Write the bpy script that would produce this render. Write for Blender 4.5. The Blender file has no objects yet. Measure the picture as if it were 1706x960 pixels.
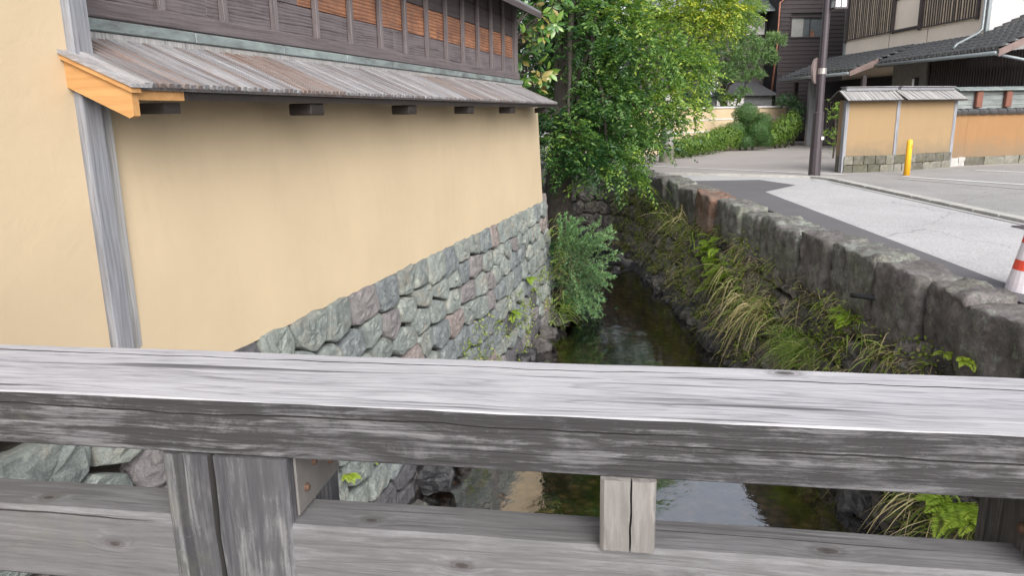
import bpy, math, random
import numpy as np
from mathutils import Vector, Matrix, Euler, noise

rnd = random.Random(7)
nr = np.random.RandomState(11)
S = bpy.context.scene
COL = S.collection
R = math.radians

# ------------------------------------------------------------------ camera
PITCH, ROLL = R(13.2), R(1.0)
fw = Vector((0, math.cos(PITCH), -math.sin(PITCH)))
rt = Vector((1, 0, 0))
up = Vector((0, math.sin(PITCH), math.cos(PITCH)))
r2 = rt * math.cos(ROLL) - up * math.sin(ROLL)
u2 = up * math.cos(ROLL) + rt * math.sin(ROLL)
cd = bpy.data.cameras.new('camera')
cam = bpy.data.objects.new('camera', cd)
COL.objects.link(cam)
m = Matrix((r2, u2, -fw)).transposed().to_4x4()
m.translation = Vector((0, 0, 1.55))
cam.matrix_world = m
cd.sensor_width = 36
cd.lens = 26.0
cd.clip_start = 0.05
cd.clip_end = 2000
S.camera = cam

# ------------------------------------------------------------------ light
SUN_EL, SUN_AZ = R(36), R(164)          # azimuth measured from +Y towards +X
W = bpy.data.worlds.new('World')
S.world = W
W.use_nodes = True
wt = W.node_tree
for n in list(wt.nodes):
    wt.nodes.remove(n)
sky = wt.nodes.new('ShaderNodeTexSky')
sky.sky_type = 'NISHITA'
sky.sun_disc = False
sky.sun_elevation = SUN_EL
sky.sun_rotation = SUN_AZ
sky.air_density = 1.0
sky.dust_density = 4.0
sky.ozone_density = 1.0
hs = wt.nodes.new('ShaderNodeHueSaturation')
hs.inputs['Saturation'].default_value = 0.30
bg = wt.nodes.new('ShaderNodeBackground')
bg.inputs['Strength'].default_value = 0.15
wo = wt.nodes.new('ShaderNodeOutputWorld')
wt.links.new(sky.outputs[0], hs.inputs['Color'])
wt.links.new(hs.outputs[0], bg.inputs['Color'])
wt.links.new(bg.outputs[0], wo.inputs['Surface'])
sl = bpy.data.lights.new('sun', 'SUN')
sl.energy = 1.25
sl.angle = R(60)
sl.color = (1.0, 0.97, 0.94)
so = bpy.data.objects.new('sun', sl)
COL.objects.link(so)
sd = Vector((math.sin(SUN_AZ) * math.cos(SUN_EL), math.cos(SUN_AZ) * math.cos(SUN_EL), math.sin(SUN_EL)))
so.rotation_euler = sd.to_track_quat('Z', 'Y').to_euler()
so.location = sd * 60
S.view_settings.view_transform = 'Standard'
S.view_settings.look = 'None'
S.view_settings.exposure = 0.95
S.view_settings.gamma = 1
S.cycles.max_bounces = 8
S.cycles.transparent_max_bounces = 12

# ------------------------------------------------------------------ materials
def newmat(name):
    ma = bpy.data.materials.new(name)
    ma.use_nodes = True
    nt = ma.node_tree
    b = nt.nodes['Principled BSDF']
    return ma, nt, b

def N(nt, t, **kw):
    n = nt.nodes.new(t)
    for k, v in kw.items():
        if k in n.inputs:
            n.inputs[k].default_value = v
        else:
            setattr(n, k, v)
    return n

def coords(nt, scale=(1, 1, 1), loc=(0, 0, 0), kind='Object', rnd_off=True):
    tc = N(nt, 'ShaderNodeTexCoord')
    mp = N(nt, 'ShaderNodeMapping')
    mp.inputs['Scale'].default_value = scale
    mp.inputs['Location'].default_value = loc
    if rnd_off and kind == 'Object':
        oi = N(nt, 'ShaderNodeObjectInfo')
        mu = N(nt, 'ShaderNodeVectorMath', operation='MULTIPLY')
        mu.inputs[1].default_value = (37.0, 91.0, 53.0)
        cb = N(nt, 'ShaderNodeCombineXYZ')
        for i in range(3):
            nt.links.new(oi.outputs['Random'], cb.inputs[i])
        nt.links.new(cb.outputs[0], mu.inputs[0])
        ad = N(nt, 'ShaderNodeVectorMath', operation='ADD')
        nt.links.new(tc.outputs[kind], ad.inputs[0])
        nt.links.new(mu.outputs[0], ad.inputs[1])
        nt.links.new(ad.outputs[0], mp.inputs[0])
    else:
        nt.links.new(tc.outputs[kind], mp.inputs[0])
    return mp.outputs[0]

def noise_n(nt, vec, scale, detail=6, rough=0.6, dist=0.0):
    n = N(nt, 'ShaderNodeTexNoise')
    n.inputs['Scale'].default_value = scale
    n.inputs['Detail'].default_value = detail
    n.inputs['Roughness'].default_value = rough
    n.inputs['Distortion'].default_value = dist
    nt.links.new(vec, n.inputs['Vector'])
    return n.outputs['Fac']

def ramp(nt, fac, stops, interp='LINEAR'):
    r = N(nt, 'ShaderNodeValToRGB')
    e = r.color_ramp.elements
    r.color_ramp.interpolation = interp
    while len(e) < len(stops):
        e.new(0.5)
    for i, (p, c) in enumerate(stops):
        e[i].position = p
        if not isinstance(c, (tuple, list)):
            c = (c, c, c)
        e[i].color = (c[0], c[1], c[2], 1)
    nt.links.new(fac, r.inputs[0])
    return r.outputs[0]

def mixc(nt, fac, a, b, mode='MIX'):
    n = N(nt, 'ShaderNodeMix', data_type='RGBA', blend_type=mode)
    for sock, v in ((n.inputs[0], fac), (n.inputs[6], a), (n.inputs[7], b)):
        if isinstance(v, (int, float)):
            sock.default_value = v
        elif isinstance(v, (tuple, list)):
            sock.default_value = (v[0], v[1], v[2], 1)
        else:
            nt.links.new(v, sock)
    return n.outputs[2]

def math_n(nt, op, a, b=0.0, c=None, clamp=False):
    n = N(nt, 'ShaderNodeMath', operation=op)
    n.use_clamp = clamp
    for i, v in enumerate((a, b, c)):
        if v is None:
            continue
        if isinstance(v, (int, float)):
            n.inputs[i].default_value = v
        else:
            nt.links.new(v, n.inputs[i])
    return n.outputs[0]

def bump(nt, b, h, strength=0.3, dist=0.01):
    bn = N(nt, 'ShaderNodeBump')
    bn.inputs['Strength'].default_value = strength
    bn.inputs['Distance'].default_value = dist
    nt.links.new(h, bn.inputs['Height'])
    nt.links.new(bn.outputs[0], b.inputs['Normal'])

def plain(name, col, rough=0.6, metal=0.0, var=0.25, scale=6.0, bmp=0.15, bd=0.004):
    ma, nt, b = newmat(name)
    v = coords(nt)
    f = noise_n(nt, v, scale, 8, 0.65)
    c = ramp(nt, f, [(0.25, tuple(x * (1 - var) for x in col)), (0.75, tuple(min(1, x * (1 + var)) for x in col))])
    nt.links.new(c, b.inputs['Base Color'])
    b.inputs['Roughness'].default_value = rough
    b.inputs['Metallic'].default_value = metal
    if bmp:
        bump(nt, b, noise_n(nt, v, scale * 12, 4, 0.6), bmp, bd)
    return ma

def wood(name, dark, light, axis='Y', fine=130, rough=0.75, bmp=0.4, blotch=(0.02, 0.02, 0.02), bl_amt=0.5, crack=0.6, rings=0.5, objoff=True):
    """weathered timber, grain running along the object's local axis"""
    ma, nt, b = newmat(name)
    i = 'XYZ'.index(axis)
    def sc(a, c):
        s = [c, c, c]
        s[i] = a
        return tuple(s)
    v = coords(nt, (1, 1, 1), rnd_off=objoff)
    wob = N(nt, 'ShaderNodeTexNoise')
    wob.inputs['Scale'].default_value = 1.0
    wob.inputs['Detail'].default_value = 3
    mpw = N(nt, 'ShaderNodeMapping')
    mpw.inputs['Scale'].default_value = sc(1.3, 5)
    nt.links.new(v, mpw.inputs[0])
    nt.links.new(mpw.outputs[0], wob.inputs['Vector'])
    mul = N(nt, 'ShaderNodeVectorMath', operation='MULTIPLY_ADD')
    mul.inputs[1].default_value = sc(0.0, 0.05)
    nt.links.new(wob.outputs['Color'], mul.inputs[0])
    nt.links.new(v, mul.inputs[2])
    vv = mul.outputs[0]
    def stretched(a, c, det=5, rg=0.6):
        mp = N(nt, 'ShaderNodeMapping')
        mp.inputs['Scale'].default_value = sc(a, c)
        nt.links.new(vv, mp.inputs[0])
        return noise_n(nt, mp.outputs[0], 1.0, det, rg)
    f1 = stretched(2.2, fine, 4)
    f2 = stretched(1.0, fine * 0.28, 5)
    wv = N(nt, 'ShaderNodeTexWave', wave_type='RINGS', rings_direction=axis, wave_profile='SAW')
    wv.inputs['Scale'].default_value = fine * 0.22
    wv.inputs['Distortion'].default_value = 4.5
    wv.inputs['Detail'].default_value = 2
    wv.inputs['Detail Scale'].default_value = 0.6
    mpr = N(nt, 'ShaderNodeMapping')
    mpr.inputs['Scale'].default_value = sc(0.10, 1)
    mpr.inputs['Location'].default_value = (0.13, 0.13, 0.2)
    nt.links.new(vv, mpr.inputs[0])
    nt.links.new(mpr.outputs[0], wv.inputs['Vector'])
    g = math_n(nt, 'ADD', math_n(nt, 'MULTIPLY', f1, 0.55), math_n(nt, 'MULTIPLY', f2, 0.55))
    g = math_n(nt, 'ADD', g, math_n(nt, 'MULTIPLY', math_n(nt, 'SUBTRACT', wv.outputs['Fac'], 0.5), 0.22 * rings))
    col = ramp(nt, g, [(0.36, dark), (0.66, light)])
    bf = noise_n(nt, v, 3.2, 8, 0.72, 0.6)
    bm = ramp(nt, bf, [(0.42, 0.0), (0.68, bl_amt)])
    col = mixc(nt, bm, col, blotch)
    cr = ramp(nt, stretched(0.7, fine * 0.45, 2, 0.5), [(0.27, 1.0), (0.33, 0.0)])
    crm = math_n(nt, 'MULTIPLY', cr, crack)
    col = mixc(nt, crm, col, tuple(x * 0.25 for x in dark))
    nt.links.new(col, b.inputs['Base Color'])
    b.inputs['Roughness'].default_value = rough
    hh = math_n(nt, 'SUBTRACT', g, math_n(nt, 'MULTIPLY', crm, 0.5))
    bump(nt, b, hh, bmp, 0.004)
    ma['col'] = 1
    return ma, nt, b, col

def stone(name, c1, c2, c3=None, scale=7, rough=0.85, bmp=0.85, moss=0.0, lichen=0.0, bd=0.02):
    ma, nt, b = newmat(name)
    v = coords(nt)
    f = noise_n(nt, v, scale, 10, 0.7, 0.3)
    col = ramp(nt, f, [(0.3, c1), (0.7, c2)])
    if c3:
        f3 = noise_n(nt, v, scale * 0.55, 6, 0.7)
        col = mixc(nt, ramp(nt, f3, [(0.5, 0.0), (0.66, 0.8)]), col, c3)
    sp = noise_n(nt, v, scale * 14, 3, 0.6)
    col = mixc(nt, 0.55, col, ramp(nt, sp, [(0.3, 0.25), (0.7, 1.0)]), 'MULTIPLY')
    if lichen:
        lf = noise_n(nt, v, scale * 0.9, 9, 0.78)
        col = mixc(nt, ramp(nt, lf, [(0.54, 0.0), (0.60, lichen)]), col, (0.36, 0.39, 0.345))
    if moss:
        mf = noise_n(nt, v, scale * 0.45, 8, 0.75)
        col = mixc(nt, ramp(nt, mf, [(0.48, 0.0), (0.60, moss)]), col, (0.055, 0.060, 0.018))
    nt.links.new(col, b.inputs['Base Color'])
    b.inputs['Roughness'].default_value = rough
    h = math_n(nt, 'ADD', noise_n(nt, v, scale * 2.2, 10, 0.72), math_n(nt, 'MULTIPLY', sp, 0.15))
    bump(nt, b, h, bmp, bd)
    return ma

def leafmat(name, c1, c2, rough=0.45, trans=0.3, c3=None):
    ma, nt, b = newmat(name)
    at = N(nt, 'ShaderNodeAttribute', attribute_name='tone')
    stops = [(0.0, c1), (1.0, c2)] if c3 is None else [(0.0, c1), (0.6, c2), (1.0, c3)]
    col = ramp(nt, at.outputs['Fac'], stops)
    nt.links.new(col, b.inputs['Base Color'])
    b.inputs['Roughness'].default_value = rough
    b.inputs['Specular IOR Level'].default_value = 0.35
    tr = N(nt, 'ShaderNodeBsdfTranslucent')
    tc = mixc(nt, 1.0, col, (1.25, 1.35, 0.5), 'MULTIPLY')
    nt.links.new(tc, tr.inputs['Color'])
    mx = N(nt, 'ShaderNodeMixShader')
    mx.inputs[0].default_value = trans
    nt.links.new(b.outputs[0], mx.inputs[1])
    nt.links.new(tr.outputs[0], mx.inputs[2])
    nt.links.new(mx.outputs[0], nt.nodes['Material Output'].inputs['Surface'])
    return ma

def plaster(name, c, stain=0.25, dirt=0.0):
    ma, nt, b = newmat(name)
    v = coords(nt, rnd_off=False)
    f = noise_n(nt, v, 1.1, 6, 0.6)
    col = ramp(nt, f, [(0.3, tuple(x * (1 - 0.06) for x in c)), (0.7, tuple(x * 1.05 for x in c))])
    vs = coords(nt, (5, 5, 0.7), rnd_off=False)
    st = noise_n(nt, vs, 1.0, 7, 0.7)
    col = mixc(nt, ramp(nt, st, [(0.52, 0.0), (0.78, stain)]), col, tuple(x * 0.72 for x in c))
    sp = noise_n(nt, v, 4.0, 12, 0.85)
    col = mixc(nt, ramp(nt, sp, [(0.70, 0.0), (0.74, 0.35)]), col, tuple(x * 0.6 for x in c))
    if dirt:
        tcg = N(nt, 'ShaderNodeTexCoord')
        sx = N(nt, 'ShaderNodeSeparateXYZ')
        nt.links.new(tcg.outputs['Object'], sx.inputs[0])
        zz = math_n(nt, 'ADD', sx.outputs[2], math_n(nt, 'MULTIPLY', noise_n(nt, v, 3.0, 6, 0.7), 0.9))
        dm = ramp(nt, math_n(nt, 'MULTIPLY', zz, 0.5), [(0.37, dirt), (0.62, 0.0)])
        col = mixc(nt, dm, col, (0.16, 0.13, 0.09))
    nt.links.new(col, b.inputs['Base Color'])
    b.inputs['Roughness'].default_value = 0.9
    tro = noise_n(nt, coords(nt, (1.0, 2.2, 3.0), rnd_off=False), 2.4, 5, 0.6, 1.5)
    hh = math_n(nt, 'ADD', math_n(nt, 'MULTIPLY', tro, 1.6), math_n(nt, 'MULTIPLY', noise_n(nt, v, 140, 3, 0.6), 0.25))
    bump(nt, b, hh, 0.22, 0.006)
    return ma

M = {}
M['plaster'] = plaster('ochre_plaster', (0.515, 0.408, 0.272), 0.24)
M['plaster2'] = plaster('ochre_plaster_street', (0.27, 0.185, 0.098), 0.28, 0.85)
M['plaster3'] = plaster('orange_plaster_street', (0.26, 0.143, 0.062), 0.35, 0.65)
M['plaster4'] = plaster('garden_wall_plaster', (0.60, 0.475, 0.31), 0.15)
M['beige'] = plaster('beige_render', (0.80, 0.69, 0.60), 0.10)
M['palegrey'] = plaster('pale_grey_render', (0.50, 0.49, 0.49), 0.25)
M['white'] = plain('white_paint', (0.72, 0.70, 0.68), 0.6, var=0.1)
M['post'] = wood('grey_blue_timber', (0.10, 0.105, 0.12), (0.27, 0.28, 0.31), 'Z', 60, bl_amt=0.35, blotch=(0.22, 0.20, 0.19))[0]
M['post_pale'] = wood('pale_grey_timber', (0.16, 0.16, 0.165), (0.36, 0.355, 0.35), 'Z', 60, bl_amt=0.35, blotch=(0.28, 0.25, 0.22))[0]
M['purple'] = wood('weathered_purple_timber', (0.050, 0.040, 0.043), (0.150, 0.126, 0.132), 'Y', 70, bl_amt=0.3, blotch=(0.24, 0.20, 0.21), rings=1.4)[0]
M['batten'] = wood('weathered_batten', (0.070, 0.060, 0.064), (0.19, 0.165, 0.17), 'Z', 70, bl_amt=0.35, blotch=(0.10, 0.065, 0.05))[0]
M['orange'] = wood('bare_orange_cedar', (0.15, 0.055, 0.028), (0.40, 0.185, 0.095), 'Y', 45, bl_amt=0.75, blotch=(0.10, 0.055, 0.045), rings=2.0, crack=0.2)[0]
M['dkplank'] = wood('dark_plank', (0.040, 0.030, 0.032), (0.085, 0.066, 0.068), 'Y', 60, bl_amt=0.3)[0]
M['sill'] = wood('sill_timber', (0.060, 0.048, 0.051), (0.14, 0.115, 0.12), 'Y', 90, bl_amt=0.3, blotch=(0.17, 0.145, 0.15))[0]
M['fresh'] = wood('fresh_orange_timber', (0.36, 0.175, 0.060), (0.50, 0.275, 0.105), 'X', 40, bl_amt=0.2, blotch=(0.40, 0.18, 0.06), crack=0.0, bmp=0.15)[0]
M['dkwood'] = wood('dark_beam', (0.010, 0.007, 0.006), (0.026, 0.019, 0.016), 'X', 60, bl_amt=0.0)[0]
SL = []
for k, (a, c, bl) in enumerate([((0.10, 0.096, 0.10), (0.29, 0.283, 0.30), (0.15, 0.13, 0.12)), ((0.13, 0.124, 0.13), (0.37, 0.365, 0.38), (0.19, 0.165, 0.15)),
                                ((0.095, 0.078, 0.074), (0.25, 0.215, 0.205), (0.19, 0.095, 0.055)), ((0.08, 0.072, 0.076), (0.20, 0.192, 0.20), (0.20, 0.11, 0.07))]):
    SL.append(wood('roof_slat_timber_%s' % 'grey pale brown rusty'.split()[k], a, c, 'X', 60, bl_amt=0.55, blotch=bl)[0])
M['flash'] = None
def copper():
    ma, nt, b = newmat('patina_copper')
    v = coords(nt, (4, 1.3, 4))
    f = noise_n(nt, v, 2.0, 8, 0.7)
    c = ramp(nt, f, [(0.35, (0.12, 0.13, 0.13)), (0.5, (0.20, 0.235, 0.235)), (0.68, (0.29, 0.35, 0.335))])
    nt.links.new(c, b.inputs['Base Color'])
    b.inputs['Roughness'].default_value = 0.55
    b.inputs['Metallic'].default_value = 0.2
    return ma
M['flash'] = copper()
M['copperpipe'] = plain('copper_pipe', (0.30, 0.13, 0.085), 0.45, 0.5)
M['gutter'] = plain('grey_gutter', (0.20, 0.225, 0.235), 0.4, 0.3, 0.12)
M['tile'] = plain('black_glazed_tile', (0.045, 0.044, 0.045), 0.13, 0.0, 0.5, bmp=0.05)
M['tile'].node_tree.nodes['Principled BSDF'].inputs['Specular IOR Level'].default_value = 1.0
M['barge'] = plain('brown_barge', (0.155, 0.108, 0.098), 0.6)
M['slatdk'] = wood('dark_brown_slat', (0.022, 0.016, 0.017), (0.065, 0.050, 0.050), 'Z', 60)[0]
M['siding'] = wood('dark_brown_siding', (0.017, 0.012, 0.014), (0.036, 0.025, 0.028), 'X', 45, bl_amt=0.25)[0]
M['void'] = plain('dark_interior', (0.012, 0.010, 0.011), 0.9)
M['lampmetal'] = plain('dark_brown_paint', (0.050, 0.040, 0.047), 0.42, 0.2, 0.12)
M['steel'] = plain('galvanised_steel', (0.33, 0.31, 0.30), 0.45, 0.7)
M['rail_crack'] = plain('painted_crack_shade', (0.030, 0.027, 0.027), 0.95)  # crack walls coloured near-black, shade inside the split put into the colour
M['plate'] = plain('weathered_plate', (0.18, 0.17, 0.163), 0.6, 0.3, 0.3, 9)
M['rust'] = plain('rusty_bolt', (0.14, 0.085, 0.06), 0.7, 0.5)
M['yellow'] = plain('yellow_plastic', (0.80, 0.42, 0.02), 0.45, var=0.08, bmp=0)
M['conered'] = plain('cone_orange_red', (0.80, 0.085, 0.045), 0.45, var=0.06, bmp=0)
M['conewhite'] = plain('cone_white', (0.80, 0.75, 0.80), 0.35, var=0.05, bmp=0)
M['rubber'] = plain('black_rubber', (0.02, 0.022, 0.026), 0.4)
M['terra'] = plain('terracotta', (0.17, 0.065, 0.042), 0.7)
M['concrete'] = plain('grey_concrete', (0.36, 0.35, 0.33), 0.85, var=0.25, scale=3)
M['curtain'] = plain('curtain_cloth', (0.62, 0.61, 0.57), 0.9, var=0.12)
def glass():
    ma, nt, b = newmat('window_glass')
    b.inputs['Base Color'].default_value = (0.03, 0.035, 0.04, 1)
    b.inputs['Roughness'].default_value = 0.08
    b.inputs['Alpha'].default_value = 0.22
    return ma
M['glass'] = glass()
def frosted():
    ma, nt, b = newmat('frosted_lantern_glass')
    b.inputs['Base Color'].default_value = (0.80, 0.82, 0.84, 1)
    b.inputs['Roughness'].default_value = 0.35
    return ma
M['frost'] = frosted()
ST = [stone('stone_green_grey', (0.140, 0.163, 0.157), (0.275, 0.305, 0.288), (0.30, 0.28, 0.235), lichen=0.5),
      stone('stone_pale_green', (0.185, 0.215, 0.200), (0.33, 0.358, 0.330), (0.33, 0.31, 0.26), lichen=0.5),
      stone('stone_blue_grey', (0.115, 0.133, 0.141), (0.24, 0.262, 0.266), lichen=0.4),
      stone('stone_dark_slate', (0.060, 0.060, 0.067), (0.135, 0.130, 0.138)),
      stone('stone_pink', (0.20, 0.165, 0.155), (0.33, 0.285, 0.265)),
      stone('stone_purple_grey', (0.15, 0.14, 0.145), (0.285, 0.265, 0.26))]
M['coping'] = stone('coping_stone', (0.060, 0.053, 0.053), (0.285, 0.26, 0.255), (0.13, 0.125, 0.115), 7, lichen=0.45, moss=0.32, bmp=1.0, bd=0.035)
M['coping2'] = stone('coping_stone_lichen', (0.064, 0.060, 0.057), (0.285, 0.27, 0.26), (0.31, 0.35, 0.305), 7, lichen=0.8, moss=0.45, bmp=1.0, bd=0.035)
M['coping3'] = stone('coping_stone_rusty', (0.13, 0.075, 0.055), (0.27, 0.16, 0.115), (0.20, 0.18, 0.16), 5, lichen=0.3, bmp=0.9, bd=0.035)
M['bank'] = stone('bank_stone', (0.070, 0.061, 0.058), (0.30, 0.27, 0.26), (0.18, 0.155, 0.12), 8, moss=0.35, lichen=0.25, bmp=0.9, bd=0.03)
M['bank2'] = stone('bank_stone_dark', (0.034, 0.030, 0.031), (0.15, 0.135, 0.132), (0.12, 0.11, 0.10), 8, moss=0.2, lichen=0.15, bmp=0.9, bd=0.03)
M['wetstone'] = stone('wet_stone', (0.012, 0.012, 0.014), (0.050, 0.050, 0.055), None, 8, rough=0.35)
M['basestone'] = stone('base_stone', (0.075, 0.07, 0.055), (0.19, 0.178, 0.145), (0.085, 0.085, 0.055), 5, moss=0.5)
M['basestone2'] = stone('base_stone_pale', (0.15, 0.145, 0.12), (0.30, 0.285, 0.245), (0.20, 0.20, 0.13), 5, moss=0.3)
M['earth'] = stone('dark_earth', (0.018, 0.014, 0.010), (0.05, 0.040, 0.028), (0.03, 0.035, 0.012), 5)
M['bark'] = stone('dark_bark', (0.018, 0.014, 0.011), (0.065, 0.052, 0.042), (0.045, 0.05, 0.025), 6, bmp=0.9)
M['bark2'] = stone('brown_bark', (0.05, 0.04, 0.034), (0.14, 0.115, 0.095), None, 9, bmp=0.9)
M['shingle'] = wood('pale_shingle', (0.13, 0.127, 0.127), (0.32, 0.315, 0.31), 'Y', 50, bl_amt=0.4, blotch=(0.22, 0.20, 0.19))[0]
M['ridge'] = plain('ridge_metal', (0.20, 0.20, 0.215), 0.5, 0.2)
M['greyboard'] = wood('grey_green_boards', (0.12, 0.135, 0.135), (0.26, 0.285, 0.28), 'X', 40, bl_amt=0.4, blotch=(0.09, 0.10, 0.10))[0]

def road_mat(name, c, var, speck, stain=0.3, crack=False):
    ma, nt, b = newmat(name)
    v = coords(nt, rnd_off=False)
    f = noise_n(nt, v, 0.55, 8, 0.65)
    col = ramp(nt, f, [(0.3, tuple(x * (1 - var) for x in c)), (0.7, tuple(x * (1 + var) for x in c))])
    vo = N(nt, 'ShaderNodeTexVoronoi')
    vo.inputs['Scale'].default_value = 70
    nt.links.new(v, vo.inputs['Vector'])
    col = mixc(nt, speck, col, ramp(nt, vo.outputs['Color'], [(0.0, 0.42), (1.0, 1.35)]), 'MULTIPLY')
    s2 = noise_n(nt, v, 1.7, 10, 0.75, 0.4)
    col = mixc(nt, ramp(nt, s2, [(0.52, 0.0), (0.75, stain)]), col, tuple(x * 0.55 for x in c))
    if crack:
        vc = N(nt, 'ShaderNodeTexVoronoi', feature='DISTANCE_TO_EDGE')
        vc.inputs['Scale'].default_value = 0.28
        wv = N(nt, 'ShaderNodeTexNoise')
        wv.inputs['Scale'].default_value = 2.0
        nt.links.new(v, wv.inputs['Vector'])
        va = N(nt, 'ShaderNodeVectorMath', operation='MULTIPLY_ADD')
        va.inputs[1].default_value = (0.5, 0.5, 0)
        nt.links.new(wv.outputs['Color'], va.inputs[0])
        nt.links.new(v, va.inputs[2])
        nt.links.new(va.outputs[0], vc.inputs['Vector'])
        cm = ramp(nt, vc.outputs['Distance'], [(0.0, 0.55), (0.004, 0.0)])
        col = mixc(nt, cm, col, tuple(x * 0.35 for x in c))
    nt.links.new(col, b.inputs['Base Color'])
    b.inputs['Roughness'].default_value = 0.85
    bump(nt, b, vo.outputs['Distance'], 0.25, 0.004)
    return ma
M['road'] = road_mat('worn_road', (0.385, 0.38, 0.385), 0.10, 0.55, 0.30, True)
M['asphalt'] = road_mat('dark_asphalt', (0.105, 0.10, 0.108), 0.12, 0.3, 0.2)
M['lot'] = road_mat('parking_asphalt', (0.27, 0.262, 0.258), 0.14, 0.5, 0.45, True)
M['drive'] = road_mat('driveway_paving', (0.31, 0.285, 0.275), 0.10, 0.35, 0.25)
M['line'] = road_mat('worn_white_line', (0.66, 0.66, 0.66), 0.1, 0.25, 0.35)
M['line_faint'] = road_mat('faded_white_line', (0.38, 0.37, 0.36), 0.1, 0.45, 0.4)

def water_mat():
    ma, nt, b = newmat('stream_water')
    nt.nodes.remove(b)
    tr = N(nt, 'ShaderNodeBsdfTransparent')
    tr.inputs['Color'].default_value = (0.52, 0.45, 0.36, 1)
    gl = N(nt, 'ShaderNodeBsdfGlossy')
    gl.inputs['Roughness'].default_value = 0.02
    gl.inputs['Color'].default_value = (0.95, 0.97, 1, 1)
    fr = N(nt, 'ShaderNodeFresnel')
    fr.inputs['IOR'].default_value = 1.33
    v = coords(nt, (1.0, 1.0, 1), rnd_off=False)
    n1 = N(nt, 'ShaderNodeTexNoise')
    n1.inputs['Scale'].default_value = 2.2
    n1.inputs['Detail'].default_value = 5
    n1.inputs['Roughness'].default_value = 0.55
    nt.links.new(v, n1.inputs['Vector'])
    bn = N(nt, 'ShaderNodeBump')
    bn.inputs['Strength'].default_value = 0.16
    bn.inputs['Distance'].default_value = 0.05
    nt.links.new(n1.outputs['Fac'], bn.inputs['Height'])
    nt.links.new(bn.outputs[0], gl.inputs['Normal'])
    nt.links.new(bn.outputs[0], fr.inputs['Normal'])
    mx = N(nt, 'ShaderNodeMixShader')
    f = math_n(nt, 'MULTIPLY_ADD', fr.outputs[0], 0.45, 0.31, True)
    nt.links.new(f, mx.inputs[0])
    nt.links.new(tr.outputs[0], mx.inputs[1])
    nt.links.new(gl.outputs[0], mx.inputs[2])
    nt.links.new(mx.outputs[0], nt.nodes['Material Output'].inputs['Surface'])
    return ma
M['water'] = water_mat()
def bed_mat():
    ma, nt, b = newmat('pebble_bed')
    v = coords(nt, rnd_off=False)
    vo = N(nt, 'ShaderNodeTexVoronoi')
    vo.inputs['Scale'].default_value = 9
    nt.links.new(v, vo.inputs['Vector'])
    c = ramp(nt, vo.outputs['Color'], [(0.1, (0.06, 0.040, 0.020)), (0.55, (0.19, 0.125, 0.068)), (0.95, (0.42, 0.32, 0.20))])
    c = mixc(nt, 1.0, c, ramp(nt, vo.outputs['Distance'], [(0.2, 1.0), (0.75, 0.15)]), 'MULTIPLY')
    nt.links.new(c, b.inputs['Base Color'])
    bump(nt, b, vo.outputs['Distance'], -0.8, 0.03)
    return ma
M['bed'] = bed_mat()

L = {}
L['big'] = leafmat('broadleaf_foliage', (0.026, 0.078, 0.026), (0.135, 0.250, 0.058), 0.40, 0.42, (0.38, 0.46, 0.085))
L['yellow'] = leafmat('yellow_green_foliage', (0.10, 0.19, 0.035), (0.23, 0.33, 0.050), 0.45, 0.4, (0.48, 0.48, 0.06))
L['podo'] = leafmat('strappy_foliage', (0.070, 0.150, 0.070), (0.18, 0.29, 0.125), 0.45, 0.35, (0.29, 0.39, 0.16))
L['oleander'] = leafmat('dark_glossy_foliage', (0.024, 0.066, 0.034), (0.075, 0.145, 0.062), 0.35, 0.2)
L['topiary'] = leafmat('clipped_foliage', (0.032, 0.085, 0.026), (0.105, 0.200, 0.055), 0.5, 0.22)
L['hedge'] = leafmat('bright_hedge_foliage', (0.065, 0.13, 0.026), (0.17, 0.27, 0.045), 0.45, 0.3, (0.28, 0.38, 0.065))
L['stream'] = leafmat('stream_bush_foliage', (0.065, 0.150, 0.075), (0.150, 0.285, 0.125), 0.5, 0.35, (0.33, 0.44, 0.21))
L['grass'] = leafmat('grass_blades', (0.10, 0.19, 0.035), (0.27, 0.37, 0.085), 0.55, 0.35, (0.60, 0.49, 0.31))
L['fern'] = leafmat('fern_fronds', (0.085, 0.18, 0.022), (0.23, 0.34, 0.04), 0.5, 0.35, (0.38, 0.46, 0.06))
L['moss'] = leafmat('moss_and_weeds', (0.095, 0.13, 0.03), (0.25, 0.33, 0.06), 0.65, 0.25, (0.44, 0.35, 0.21))
def magleaf(name, ctop, cback):
    ma, nt, b = newmat(name)
    ge = N(nt, 'ShaderNodeNewGeometry')
    v = coords(nt)
    f = noise_n(nt, v, 12, 4, 0.6)
    top = ramp(nt, f, [(0.3, tuple(x * 0.75 for x in ctop)), (0.7, tuple(x * 1.25 for x in ctop))])
    c = mixc(nt, ge.outputs['Backfacing'], top, cback)
    nt.links.new(c, b.inputs['Base Color'])
    b.inputs['Roughness'].default_value = 0.28
    return ma
MAGL = [magleaf('magnolia_leaf', (0.045, 0.115, 0.022), (0.17, 0.13, 0.045)), magleaf('magnolia_leaf_young', (0.12, 0.21, 0.035), (0.22, 0.19, 0.06)),
        magleaf('magnolia_leaf_tan', (0.24, 0.20, 0.06), (0.26, 0.20, 0.075))]
M['petal'] = plain('white_petal', (0.75, 0.78, 0.76), 0.6, bmp=0)

# ------------------------------------------------------------------ helpers
def tag(o, label=None, cat=None, group=None, kind=None):
    if label: o['label'] = label
    if cat: o['category'] = cat
    if group: o['group'] = group
    if kind: o['kind'] = kind
    return o

def empty(name, loc=(0, 0, 0), rz=0.0, **kw):
    o = bpy.data.objects.new(name, None)
    COL.objects.link(o)
    o.empty_display_size = 0.2
    o.location = loc
    o.rotation_euler = (0, 0, rz)
    return tag(o, **kw)

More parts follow.
